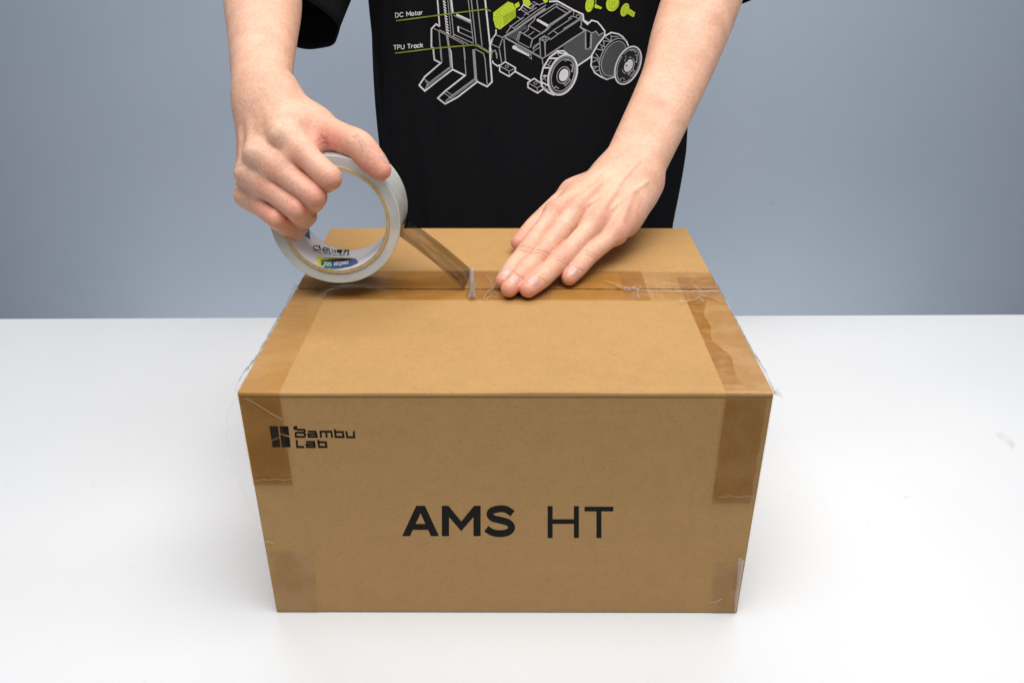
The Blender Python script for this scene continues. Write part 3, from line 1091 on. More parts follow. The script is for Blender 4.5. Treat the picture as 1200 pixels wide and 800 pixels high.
def surface(fn, lo, hi, h):
    lo, hi = np.array(lo, float), np.array(hi, float)
    B = 8
    nb = np.ceil((hi - lo) / h / B).astype(int)
    dim = nb * B
    F = np.full(dim, FAR, np.float32)
    ii = np.stack(np.meshgrid(*[np.arange(k) for k in nb], indexing='ij'), -1).reshape(-1, 3)
    cen = (lo + (ii * B + (B - 1) / 2) * h).astype(np.float32)
    dc = np.concatenate([fn(cen[i:i + 200000]) for i in range(0, len(cen), 200000)])
    off = np.stack(np.meshgrid(*[np.arange(B)] * 3, indexing='ij'), -1).reshape(-1, 3)
    act = np.where(np.abs(dc) < h * B * 0.9 + 0.003)[0]
    for i in np.where(dc <= -(h * B * 0.9 + 0.003))[0]:
        x, y, z = ii[i] * B
        F[x:x + B, y:y + B, z:z + B] = -FAR
    for c0 in range(0, len(act), 600):
        ch = act[c0:c0 + 600]
        idx = (ii[ch] * B)[:, None, :] + off[None]
        pts = (lo + idx.reshape(-1, 3) * h).astype(np.float32)
        val = fn(pts).reshape(len(ch), B, B, B)
        for k, i in enumerate(ch):
            x, y, z = ii[i] * B
            F[x:x + B, y:y + B, z:z + B] = val[k]
    S = F < 0
    any_ = np.zeros(np.array(dim) - 1, bool)
    all_ = np.ones(np.array(dim) - 1, bool)
    for dx in (0, 1):
        for dy in (0, 1):
            for dz in (0, 1):
                s = S[dx:dim[0] - 1 + dx, dy:dim[1] - 1 + dy, dz:dim[2] - 1 + dz]
                any_ |= s
                all_ &= s
    cells = np.argwhere(any_ & ~all_)
    acc = np.zeros((len(cells), 3))
    cnt = np.zeros(len(cells))
    cor = [(0, 0, 0), (1, 0, 0), (0, 1, 0), (1, 1, 0), (0, 0, 1), (1, 0, 1), (0, 1, 1), (1, 1, 1)]
    val = [F[cells[:, 0] + a, cells[:, 1] + b, cells[:, 2] + c] for a, b, c in cor]
    for a in range(8):
        for b in range(a + 1, 8):
            if sum(abs(p - q_) for p, q_ in zip(cor[a], cor[b])) != 1:
                continue
            m_ = (val[a] < 0) != (val[b] < 0)
            t = val[a] / np.where(m_, val[a] - val[b], 1)
            p = np.array(cor[a])[None] + t[:, None] * (np.array(cor[b]) - np.array(cor[a]))[None]
            acc[m_] += p[m_]
            cnt[m_] += 1
    verts = lo + (cells + acc / cnt[:, None]) * h
    vid = np.full(np.array(dim) - 1, -1, np.int32)
    vid[tuple(cells.T)] = np.arange(len(cells))
    quads = []
    for axis in range(3):
        u, w = [(1, 2), (2, 0), (0, 1)][axis]
        sl0 = [slice(None)] * 3
        sl1 = [slice(None)] * 3
        sl0[axis] = slice(0, -1)
        sl1[axis] = slice(1, None)
        e = np.argwhere(S[tuple(sl0)] != S[tuple(sl1)])
        ok = np.all(e > 0, axis=1) & np.all(e < np.array(dim) - 1, axis=1)
        e = e[ok]
        neg = S[tuple(e.T)]
        U = np.zeros(3, int); U[u] = 1
        V = np.zeros(3, int); V[w] = 1
        qd = np.stack([vid[tuple((e - U - V).T)], vid[tuple((e - V).T)], vid[tuple(e.T)], vid[tuple((e - U).T)]], 1)
        qd[~neg] = qd[~neg][:, ::-1]
        quads.append(qd)
    quads = np.concatenate(quads)
    quads = quads[(quads >= 0).all(1)]
    return verts, quads


def unit(v):
    v = np.array(v, float)
    return v / np.linalg.norm(v)


def lerp(a, b, t):
    return np.array(a) + (np.array(b) - np.array(a)) * t


nails, reds, creases, pale = [], [], [], []
NAIL_SPEC = []


def finger(limb, mcp, pip, dip, tip, r, dorsal, nail=True, nail_w=0.0052, sharp=False):
    mcp, pip, dip, tip = map(np.array, (mcp, pip, dip, tip))
    P = [mcp, lerp(mcp, pip, .5), pip, lerp(pip, dip, .5), dip, lerp(dip, tip, .55), tip]
    R_ = [r * 1.12, r * 1.0, r * 1.03, r * 0.95, r * 0.94, r * 0.90, r * 0.80]
    if sharp:
        P = [mcp, lerp(mcp, pip, .5), lerp(mcp, pip, .86), pip, lerp(pip, dip, .16), lerp(pip, dip, .5), dip, lerp(dip, tip, .55), tip]
        R_ = [r * 1.12, r * 1.0, r * 0.99, r * 1.0, r * 0.98, r * 0.95, r * 0.94, r * 0.90, r * 0.80]
    sw = Sweep(P, R_, 4)
    limb.fingers.append(sw)
    reds.append((tip, 0.016, 0.75))
    reds.append((pip + r * unit(dorsal), 0.010, 0.35))
    if nail:
        NAIL_SPEC.append((limb, lerp(dip, tip, 0.72), unit(tip - dip), unit(dorsal), r * 0.86, nail_w))
    return sw


def groove(limb, p, along, dorsal, r, half, shift, depth=0.00045):
    d = unit(along)
    n = unit(np.array(dorsal) - d * (np.array(dorsal) @ d))
    s = np.cross(d, n)
    pts = []
    for a in np.linspace(-half, half, 5):
        pts.append(np.array(p) + d * (shift + 0.0006 * math.cos(a * 2)) + r * (math.cos(a) * n + math.sin(a) * s))
    limb.grooves.append((Sweep(pts, [depth * 0.6, depth, depth * 1.2, depth, depth * 0.6], 2), 0.0008))
    for q_ in pts[1:4]:
        creases.append((q_, 0.0014, 0.42))


# ---- the person's left hand, pressed flat on the seam (right in the picture)
LH = Limb()
def Z(px, py, h):
    return at_z(px, py, H + h)


l_idx = [Z(651, 248, .0405), Z(618, 293, .0195), Z(600.5, 314, .0120), Z(590, 329, .0082)]
l_mid = [Z(676, 246, .0440), Z(633, 299, .0200), Z(612.5, 321, .0135), Z(597, 338, .0088)]
l_rng = [Z(699, 259, .0365), Z(659.5, 303, .0185), Z(637, 324, .0125), Z(619, 338.5, .0088)]
l_pky = [Z(722, 273, .0275), Z(692.5, 297, .0185), Z(678.5, 313, .0125), Z(667, 325.5, .0080)]
up = np.array([0.05, -0.45, 0.9])
for ch, r in ((l_idx, .0081), (l_mid, .0087), (l_rng, .0088), (l_pky, .0080)):
    finger(LH, *ch, r, up, nail=True, nail_w=r * 0.66)
# thumb, mostly hidden behind the index finger
l_th = [Z(716, 205, .050), Z(672, 226, .034), Z(634, 258, .020), Z(608, 284.5, .0098)]
LH.fingers.append(Sweep([l_th[0], l_th[1], l_th[2], lerp(l_th[2], l_th[3], .5), l_th[3]], [.0140, .0110, .0092, .0088, .0072], 5))
reds.append((l_th[3], 0.02, 0.8))
lw = Z(738, 205, .058)
across = unit(l_pky[0] - l_idx[0])
le = at_y(822, 0, .45)
lm = at_y(787, 100, .365)
lelb = at_y(842, -62, .50)
arm_dir = unit(lm - lw)
wx = unit(np.cross(arm_dir, np.cross(across, arm_dir)))
for s in (-1, 1):
    LH.palm.append((Sweep([lw - arm_dir * .012 + wx * s * .0110, lw + arm_dir * 0.02 + wx * s * .0105, lm + wx * s * .0100, lerp(lm, le, .5) + wx * s * .010, le + wx * s * .009, lelb + wx * s * .008],
                          [.0168, .0182, .0215, .0265, .0305, .0330], 6), 0.016))
npalm = unit(np.cross(across, unit(l_mid[0] - lw)))
if npalm[2] > 0:
    npalm = -npalm
for ch, off, r0, r1 in ((l_idx, -.013, .0140, .0098), (l_mid, -.005, .0150, .0102), (l_rng, .004, .0150, .0098), (l_pky, .012, .0140, .0090)):
    base = lw + across * off
    LH.palm.append((Sweep([base, lerp(base, ch[0], .5) + npalm * .001, ch[0] + npalm * .0015], [r0, (r0 + r1) / 2 + .0006, r1], 5), 0.012))
    under = lerp(base, ch[0], .55) + npalm * .009
    LH.palm.append((Sweep([base + npalm * .004, under], [.012, .010], 3), 0.012))
    LH.tendons.append((Sweep([lerp(base, ch[0], .45) - npalm * .0122, lerp(base, ch[0], .75) - npalm * .0105, ch[0] - npalm * .0062], [.0010, .0015, .0048], 4), 0.005))
    reds.append((ch[0] - npalm * .01, 0.013, 0.30))
LH.palm.append((Sweep([lw + across * -.012 + npalm * .003, l_th[1]], [.0145, .0115], 4), 0.014))
LH.palm.append((Sweep([l_th[1], lerp(l_idx[0], lw, .30)], [.009, .0095], 3), 0.014))
LH.palm.append((Sweep([lw + across * .016 + npalm * .006, lerp(lw, l_pky[0], .7) + across * .005 + npalm * .006], [.0125, .0118], 3), 0.014))

# ---- the person's right hand, gripping the roll (left in the picture)
RH = Limb()
Y_ = at_y
r_idx = [Y_(337, 162, .158), Y_(385.5, 208, .1345), np.array([-.139, .158, .283]), np.array([-.148, .176, .277])]
r_mid = [Y_(307, 183, .153), Y_(368, 230, .1325), np.array([-.149, .157, .268]), np.array([-.156, .174, .262])]
r_rng = [Y_(296, 206, .154), Y_(347, 245, .1330), np.array([-.158, .156, .255]), np.array([-.158, .173, .251])]
r_pky = [Y_(295, 233, .160), Y_(323, 256, .1365), np.array([-.1670, .1545, .2440]), np.array([-.165, .172, .241])]
dr = np.array([-0.2, -0.85, 0.45])
for ch, r in ((r_idx, .0094), (r_mid, .0094), (r_rng, .0089), (r_pky, .0075)):
    finger(RH, *ch, r, dr, nail=False, sharp=True)
    reds.append((ch[1], 0.014, 0.55))
    reds.append((lerp(ch[0], ch[1], .5), 0.014, 0.32))
    pale.append((ch[0] + r * 1.25 * unit(dr), 0.009, 0.25))
r_th = [Y_(343, 133, .200), Y_(386, 156, .174), Y_(420, 170, .157), Y_(446, 199, .1475)]
thn = unit(rpt(math.radians(47), 1, 0) - rpt(math.radians(47), 0, 0) + np.array([0, -.25, 0]))
RH.fingers.append(Sweep([r_th[0], lerp(r_th[0], r_th[1], .5), r_th[1], lerp(r_th[1], r_th[2], .5), r_th[2], lerp(r_th[2], r_th[3], .5), r_th[3]],
                        [.0125, .0122, .0120, .0112, .0112, .0106, .0080], 5))
NAIL_SPEC.append((RH, lerp(r_th[2], r_th[3], 0.80), unit(r_th[3] - r_th[2]), unit(thn + np.array([.5, .3, 0.0])), .0088, .0066))
reds += [(r_th[3], 0.020, 0.85), (r_th[2], 0.016, 0.40), (lerp(r_th[1], r_th[2], .4), 0.020, 0.40), (Y_(380, 165, .160), 0.012, 0.6)]
rw_ = Y_(307, 98, .212)
rm_ = Y_(308, 45, .285)
re_ = Y_(308, 0, .360)
relb = Y_(303, -62, .475)
racross = unit(r_pky[0] - r_idx[0])
rdir = unit(re_ - rw_)
wx = np.array([1.0, 0.05, 0.0])
wx = unit(wx - rdir * (wx @ rdir))
for s in (-1, 1):
    RH.palm.append((Sweep([rw_ - rdir * .022 + wx * s * .0070 + np.array([.003, 0, -.004]), rw_ + wx * s * .0058, rm_ + wx * s * .0078, re_ + wx * s * .0088, relb + wx * s * .008],
                          [.0165, .0168, .0208, .0262, .0320], 7), 0.016))
rn = unit(np.cross(racross, unit(r_mid[0] - rw_)))
if rn[1] < 0:
    rn = -rn       # into the palm, away from the viewer
base0 = rw_ - rdir * .016
for ch, off, r0, r1 in ((r_idx, -.0085, .0122, .0106), (r_mid, -.003, .0132, .0106), (r_rng, .003, .0130, .0102), (r_pky, .0065, .0118, .0096)):
    base = base0 + unit(racross * .6 - wx * .8) * off
    RH.palm.append((Sweep([base, lerp(base, ch[0], .5) + rn * .002, ch[0] + rn * .0020], [r0, (r0 + r1) / 2 + .001, r1], 5), 0.012))
    RH.palm.append((Sweep([base + rn * .006, lerp(base, ch[0], .6) + rn * .011], [.012, .010], 3), 0.012))
    RH.tendons.append((Sweep([lerp(base, ch[0], .55) - rn * .0105, lerp(base, ch[0], .8) - rn * .0095, ch[0] - rn * .0072], [.0010, .0018, .0074], 4), 0.006))
RH.palm.append((Sweep([lerp(r_idx[0], r_idx[1], .33) + rn * .0006, lerp(r_mid[0], r_mid[1], .27) + rn * .0006, lerp(r_rng[0], r_rng[1], .22) + rn * .0006, lerp(r_pky[0], r_pky[1], .20) + rn * .0006], [.0080, .0082, .0078, .0066], 4), 0.004))
RH.palm.append((Sweep([lerp(r_idx[0], r_idx[1], .30) + rn * .007, lerp(r_mid[0], r_mid[1], .25) + rn * .007, lerp(r_rng[0], r_rng[1], .25) + rn * .006, lerp(r_pky[0], r_pky[1], .25) + rn * .005], [.0070, .0072, .0070, .0060], 4), 0.004))
RH.palm.append((Sweep([base0 + wx * .003 + rn * .004, r_th[0], lerp(r_th[0], r_th[1], .7)], [.0128, .0124, .0118], 4), 0.016))
RH.palm.append((Sweep([lerp(r_th[0], r_th[1], .55), lerp(r_idx[0], base0, .25) + rn * .004], [.0100, .0105], 3), 0.016))
RH.palm.append((Sweep([Y_(384, 164, .172), Y_(362, 172, .166)], [.0075, .0085], 3), 0.010))
for a, b_ in (((372, 172), (384, 165)), ((368, 166), (380, 160))):
    pass

def hit(limb, pts):
    d = np.array([unit(ray(*p)) for p in pts])
    t = np.full(len(pts), 0.35)
    for _ in range(70):
        t += np.minimum(limb((CAM + d * t[:, None]).astype(np.float32)), 0.03)
    return CAM + d * t[:, None]


def crease(limb, pts, r=0.0004, tone_=0.45):
    P = hit(limb, spline(pts, 4))
    n_ = len(P)
    limb.grooves.append((Sweep(P, [r * (0.5 + 0.7 * math.sin(math.pi * i / (n_ - 1))) for i in range(n_)], 1), 0.0007))
    for q_ in P:
        creases.append((q_, 0.0013, tone_))


def vein(limb, pts, s=0.35):
    P = hit(limb, spline(pts, 6))
    for q_ in P:
        pale.append((q_, 0.0026, s * 0.55))
    limb.tendons.append((Sweep(P + unit(CAM - P.mean(0)) * -0.0010, [0.0009] * len(P), 1), 0.003))


CR_L = [[(611, 289), (618, 290), (626, 294)], [(610, 293), (618, 295), (624, 298)], [(626, 296), (633, 297), (641, 302)], [(625, 300), (632, 301), (639, 306)], [(629, 292), (636, 294), (643, 298)],
        [(652, 300), (659, 302), (668, 307)], [(651, 304), (658, 306), (666, 311)], [(687, 294), (693, 296), (700, 300)], [(686, 298), (692, 300), (698, 304)],
        [(596, 315), (601, 317), (606, 321)], [(606, 323), (612, 325), (618, 330)], [(631, 325), (637, 328), (642, 332)], [(674, 312), (679, 315), (684, 318)]]
CR_R = [[(414, 160), (420, 165), (424, 173)], [(418, 158), (424, 164), (428, 171)], [(370, 166), (377, 163), (384, 162)], [(372, 171), (379, 168), (386, 168)], [(376, 158), (380, 163), (383, 169)],
        ]
CR_L = [hit_ for hit_ in CR_L]
for c_ in CR_L:
    crease(LH, [(x_ + random.uniform(-.8, .8), y_ + random.uniform(-.8, .8)) for x_, y_ in c_], random.uniform(0.0003, 0.00046), random.uniform(0.18, 0.40))
for c_ in CR_R:
    crease(RH, c_, 0.00035, 0.28)
for v_ in ([(748, 190), (726, 214), (706, 230), (690, 240)], [(758, 214), (735, 230), (716, 246)]):
    vein(LH, v_, 0.22)
for limb_, p_, r_, s_ in ((LH, (655, 243), .010, .35), (LH, (680, 243), .010, .35), (LH, (702, 256), .010, .35), (LH, (722, 268), .010, .3), (LH, (740, 238), .014, .25), (LH, (773, 121), .008, .75), (LH, (776, 123), .0026, .9),
                          (RH, (347, 176), .012, .35), (RH, (318, 198), .012, .35), (RH, (304, 220), .012, .35), (RH, (305, 250), .012, .45), (RH, (372, 150), .014, .35), (RH, (392, 168), .010, .5)):
    reds.append((hit(limb_, [p_])[0], r_, s_))
for p_ in ((335, 157), (300, 178), (289, 200)):
    pale.append((hit(RH, [p_])[0], .006, -0.0))

# ---- upper arms, trunk, neck and head (mostly inside the shirt or above the frame)
TR = Limb()
SHL, SHR = np.array([.215, .71, .545]), np.array([-.150, .71, .545])
TR.palm += [
    (Sweep([lelb, lerp(lelb, SHL, .5) + np.array([.01, 0, 0]), SHL], [.036, .043, .050], 5), 0.02),
    (Sweep([relb, lerp(relb, SHR, .5) + np.array([-.01, 0, 0]), SHR], [.036, .043, .050], 5), 0.02),
    (Sweep([(.033, .72, .02), (.033, .72, .25), (.033, .715, .44), (.033, .71, .53)], [.080, .075, .080, .070], 5), 0.02),
    (Sweep([SHL, (.033, .71, .56), SHR], [.050, .060, .050], 4), 0.04),
    (Sweep([(-.05, .715, .40), (-.04, .715, .20)], [.075, .070], 3), 0.02),
    (Sweep([(.115, .715, .40), (.105, .715, .20)], [.075, .070], 3), 0.02),
    (Sweep([(.033, .72, .58), (.033, .70, .68)], [.052, .050], 3), 0.03),
    (Sweep([(.033, .685, .70), (.033, .665, .735)], [.058, .052], 3), 0.03),
    (Sweep([(.033, .69, .78), (.033, .70, .80)], [.078, .084], 3), 0.03),
    (Sweep([(.033, .617, .765), (.033, .604, .742)], [.008, .011], 2), 0.012),
    (Sweep([(.113, .70, .775), (.117, .705, .755)], [.012, .009], 2), 0.006),
    (Sweep([(-.047, .70, .775), (-.051, .705, .755)], [.012, .009], 2), 0.006),
]
LHfn, RHfn = LH, RH


def bounds(limb, pad=0.012):
    P = np.concatenate([s.P for s, _ in limb.palm] + [s.P for s in limb.fingers])
    R_ = np.concatenate([s.R for s, _ in limb.palm] + [s.R for s in limb.fingers])
    return (P - R_[:, None]).min(0) - pad, (P + R_[:, None]).max(0) + pad


AV, AQ, base = [], [], 0
for limb, h in ((LH, 0.0010), (RH, 0.0010), (TR, 0.007)):
    lo, hi = bounds(limb)
    vv, qq = surface(limb, lo, hi, h)
    AV.append(vv)
    AQ.append(qq + base)
    base += len(vv)
AV, AQ = np.concatenate(AV), np.concatenate(AQ)

person = thing('person', 'person in a black printed t-shirt taping the box with both hands', 'person')
body = mesh_obj('body', AV, AQ, M_SKIN, person, True)
tone = np.zeros((len(AV), 4), np.float32)
tone[:, 3] = 1
for lst, ch in ((reds, 0), (creases, 1), (pale, 2)):
    for p, r, s in lst:
        d2 = ((AV - np.array(p)) ** 2).sum(1)
        wgt = s * np.exp(-d2 / (r * r) * 1.6)
        tone[:, ch] = 1 - (1 - tone[:, ch]) * (1 - wgt)
ca = body.data.color_attributes.new('tone', 'FLOAT_COLOR', 'POINT')
ca.data.foreach_set('color', tone.ravel())


def grad(fn, X):
    e = 2e-4
    g = np.stack([fn((X + np.eye(3)[i] * e).astype(np.float32)) - fn((X - np.eye(3)[i] * e).astype(np.float32)) for i in range(3)], 1)
    return g / (np.linalg.norm(g, axis=1)[:, None] + 1e-9)


for limb, c0, d, n, r, wd in NAIL_SPEC:
    n = unit(n - d * (n @ d))
    s = np.cross(d, n)
    nu, nv = 12, 12
    amax = wd / r
    pts = []
    for j in range(nv + 1):
        t = j / nv
        lv = -0.0030 + 0.0098 * t
        wv = amax * (0.80 + 0.2 * math.sin(min(1, t * 1.8) * math.pi / 2)) * math.sqrt(max(0.0, 1 - max(0, (t - 0.62) / 0.42) ** 2.2)) * math.sqrt(max(0.05, 1 - max(0, (0.22 - t) / 0.24) ** 2))
        for i in range(nu + 1):
            a = (i / nu * 2 - 1) * wv
            pts.append(c0 + d * lv + r * 1.1 * (math.cos(a) * n + math.sin(a) * s))
    X = np.array(pts, np.float32)
    for _ in range(4):
        X = X - limb(X)[:, None] * grad(limb, X)
    G = grad(limb, X)
    lift = []
    for j in range(nv + 1):
        for i in range(nu + 1):
            edge = min(i, nu - i, nv - j, j + 1) / 2.0
            lift.append(0.00004 + 0.00028 * min(1, edge))
    X = X + G * np.array(lift)[:, None]
    f = [(j * (nu + 1) + i, j * (nu + 1) + i + 1, (j + 1) * (nu + 1) + i + 1, (j + 1) * (nu + 1) + i) for j in range(nv) for i in range(nu)]
    mesh_obj('fingernail', X, f, M_NAIL, body, True)

hair_v, hair_q = surface(Sweep([(.033, .705, .79), (.033, .715, .81)], [.088, .092], 3), (-.08, .59, .68), (.15, .84, .92), 0.007)
keep = (hair_v[:, 2] > .80 + (0.70 - hair_v[:, 1]) * 0.5)
kf = keep[hair_q].all(1)
hair = mesh_obj('hair', hair_v, hair_q[kf], M_HAIR, person, True)

# ---- t-shirt
SC = np.array([0.0285, 0.715])
ZS = np.concatenate([np.linspace(-0.14, 0.46, 90), np.linspace(0.467, 0.60, 20)])
nA = 160
sv = []
for z in ZS:
    t = np.clip((z + 0.14) / 0.6, 0, 1)
    a = np.interp(z, [-.14, 0.06, 0.17, 0.24, 0.37, 0.46, 0.52, 0.565, 0.585, 0.60], [.198, .206, .212, .211, .209, .207, .200, .175, .115, .070])
    b_ = np.interp(z, [-.14, 0.1, 0.3, 0.46, 0.55, 0.60], [.118, .112, .115, .120, .095, .066])
    for i in range(nA):
        th_ = 2 * math.pi * i / nA
        c_, s_ = math.cos(th_), math.sin(th_)
        ex = 0.80
        x = a * math.copysign(abs(c_) ** ex, c_)
        y = b_ * math.copysign(abs(s_) ** ex, s_)
        fold = 0.0065 * math.sin(5 * th_ + 4 * z + 1.0) * (1 - t) + 0.0042 * math.sin(11 * th_ - 9 * z) * (1 - t * 0.6) + 0.0017 * math.sin(23 * th_ + 14 * z)
        fold *= 1 - min(1, max(0, (z - .5) / .08))
        k = 1 + fold / 0.16
        sv.append((SC[0] + x * k, SC[1] + y * k, z))
sf = []
for j in range(len(ZS) - 1):
    for i in range(nA):
        k = (i + 1) % nA
        sf.append((j * nA + i, j * nA + k, (j + 1) * nA + k, (j + 1) * nA + i))
bvh = BVHTree.FromPolygons([Vector(v) for v in sv], sf)


def sleeve(sh, hem, r0, r1, flat, seed, slant):
    sh, hem = np.array(sh, float), np.array(hem, float)
    d = unit(hem - sh)
    s1 = unit(np.cross(d, (0, 1, 0)))
    s2 = np.cross(d, s1)
    rr = np.random.RandomState(seed)
    v0 = len(sv)
    n, mlen = 72, 26
    for j in range(mlen + 1):
        t = j / mlen
        r = r0 + (r1 - r0) * t
        c = sh + (hem - sh) * t
        for i in range(n):
            a = 2 * math.pi * i / n
            k = 1 + 0.045 * math.sin(3 * a + 5 * t + seed) * t + 0.02 * math.sin(7 * a + seed * 2 + 3 * t)
            off = s1 * math.cos(a) * r * k + s2 * math.sin(a) * r * k * flat
            p = c + off + d * (slant * math.cos(a) * t * r)
            if t > 0.96:
                p = p + off * 0.015
            sv.append(tuple(p))
    for j in range(mlen):
        for i in range(n):
            k = (i + 1) % n
            sf.append((v0 + j * n + i, v0 + j * n + k, v0 + (j + 1) * n + k, v0 + (j + 1) * n + i))


sleeve((-.196, .715, .535), (-.254, .560, .354), .064, .059, 0.95, 1, 0.0)
sleeve((.213, .715, .535), (.290, .600, .402), .072, .066, 0.85, 2, 0.0)
shirt = mesh_obj('t_shirt', sv, sf, M_SHIRT, person, True)
so_ = shirt.modifiers.new('cloth_thickness', 'SOLIDIFY')
so_.thickness = 0.0016
so_.offset = -1.0

# ---- print on the shirt
def shirt_map(x, y, k):
    d = Vector(ray(x, y)).normalized()
    hit, nrm, _, _ = bvh.ray_cast(Vector(CAM), d)
    if hit is None:
        return None
    if nrm.dot(d) > 0:
        nrm = -nrm
    return tuple(hit + nrm * (0.0007 + LAY[0] * 0.00005 + 0.0000015 * k))


LAY = [0]


def art(name, mat, layer, lines=(), fills=(), split=False):
    LAY[0] = layer
    fl2 = Flat(shirt_map, 5)
    for p in fills:
        fl2.fill(p)
        if split:
            fl2.build(name, mat, shirt)
            fl2 = Flat(shirt_map, 5)
    for item in lines:
        pts, w = item[0], item[1]
        fl2.line(pts, w, len(item) > 2 and item[2])
        if split:
            fl2.build(name, mat, shirt)
            fl2 = Flat(shirt_map, 5)
    if split:
        return
    return fl2.build(name, mat, shirt)


a1, a2, a3, a4 = tf(455, 0, 10), tf(480, 55, 10), tf(570, 0, 10), tf(570, 45, 10)
a5, a6 = tf(660, 0, 12), tf(660, 30, 10)
white, dim, grey, blk = [], [], [], []
# the mast goes on above the frame
for pts, w in (([(575, -120), (580, 0), (605, 310)], 1.7), ([(735, -120), (740, 0), (760, 165)], 2.0), ([(1122, -120), (1135, 0), (1200, 600)], 1.9), ([(800, 172), (970, 250)], 2.6),
               ([(510, 560), (510, 340), (565, 285), (610, 312)], 1.9), ([(820, 310), (825, 375)], 1.8)):
    white.append((a1(pts), w))
for pts, w in (([(640, -100), (685, 395)], 0.9), ([(715, -100), (725, 0), (770, 430)], 1.1), ([(930, -120), (940, 0), (1000, 500)], 1.1), ([(965, -120), (975, 0), (1030, 520)], 1.3), ([(1030, -120), (1040, 0), (1100, 540)], 1.2),
               ([(770, 182), (970, 275)], 1.0), ([(820, 312), (985, 385)], 1.0), ([(825, 375), (990, 450)], 1.2), ([(770, 405), (1000, 510)], 1.2), ([(530, 330), (890, 520)], 1.1),
               ([(600, 350), (940, 520)], 1.1), ([(598, 370), (625, 700)], 1.2), ([(890, 560), (905, 700)], 1.0), ([(1040, 520), (1170, 600), (1195, 640)], 1.0), ([(690, -100), (735, 400)], 0.8)):
    dim.append((a1(pts), w))
for k in range(-2, 12):
    y0 = 12 + k * 33
    white.append((a1([(642 + y0 * 0.115, y0), (672 + y0 * 0.115, y0 + 26)]), 1.5))
dim.append((a1([(692, 420), (735, 700)]), 2.4))
dim.append((a2([(465, 0), (490, 240)]), 2.6))
white += [(a2([(280, 0), (295, 152), (370, 190), (180, 350), (115, 450), (180, 517), (505, 265), (650, 335), (430, 510), (335, 600), (420, 667), (560, 590), (795, 408), (910, 465), (966, 410), (945, 150), (940, 0)]), 1.9)]
white += [(a2([(505, 265), (490, 60), (470, 20)]), 1.0)]
dim += [(a2(p), w) for p, w in (([(370, 0), (382, 165), (370, 190)], 1.2), ([(470, 240), (210, 440), (180, 510)], 1.3), ([(165, 370), (240, 425)], 1.0), ([(185, 400), (225, 440)], 1.0), ([(635, 0), (662, 325)], 1.2),
                                ([(770, 370), (500, 570), (425, 640)], 1.5), ([(430, 520), (512, 572)], 1.1), ([(405, 540), (482, 592)], 1.1), ([(752, 30), (778, 380), (795, 408)], 3.2), ([(770, 25), (868, 80), (885, 140), (910, 440)], 1.2),
                                ([(490, 240), (200, 470)], 1.0), ([(778, 385), (480, 610)], 1.0))]
white += [(a4(p), w) for p, w in (([(155, 320), (220, 275), (342, 345), (335, 388), (265, 447), (155, 385)], 1.5), ([(340, 390), (515, 490)], 1.9), ([(660, 540), (560, 470), (485, 520), (488, 575), (600, 640), (672, 590), (780, 660)], 1.6),
                                  ([(1068, 322), (1200, 232), (1240, 200)], 1.8), ([(70, 260), (80, 290), (130, 325), (155, 310)], 1.6))]
white.append((a4([(155, 320), (155, 385)]), 1.5))
dim += [(a4(p), w) for p, w in (([(158, 325), (265, 385), (340, 350)], 1.1), ([(265, 385), (265, 440)], 1.1), ([(490, 522), (595, 580), (650, 548)], 1.1), ([(595, 580), (600, 635)], 1.0), ([(205, 10), (225, 275)], 1.3),
                                ([(150, 120), (178, 285)], 1.2), ([(60, 120), (60, 240)], 1.0), ([(70, 160), (100, 140), (122, 180), (125, 240)], 1.0), ([(655, 240), (665, 320)], 1.2), ([(215, -10), (655, 235)], 2.0),
                                ([(655, 240), (1010, 0), (1155, -90)], 1.3), ([(625, 0), (635, 205)], 1.2), ([(682, 40), (692, 215)], 1.2), ([(545, 130), (620, 60)], 1.0), ([(540, 160), (625, 105)], 1.0))]
for c in ((240, 330), (575, 525)):
    dim.append((a4(ellipse(c[0], c[1], 16, 20, 0, 10)), 0.8, True))
fills_white = [a4([(303, 92), (330, 82), (372, 115), (505, 190), (500, 215), (305, 120)])]
dim.append((a4([(330, 78), (520, 185), (530, 245), (500, 222)]), 1.0))
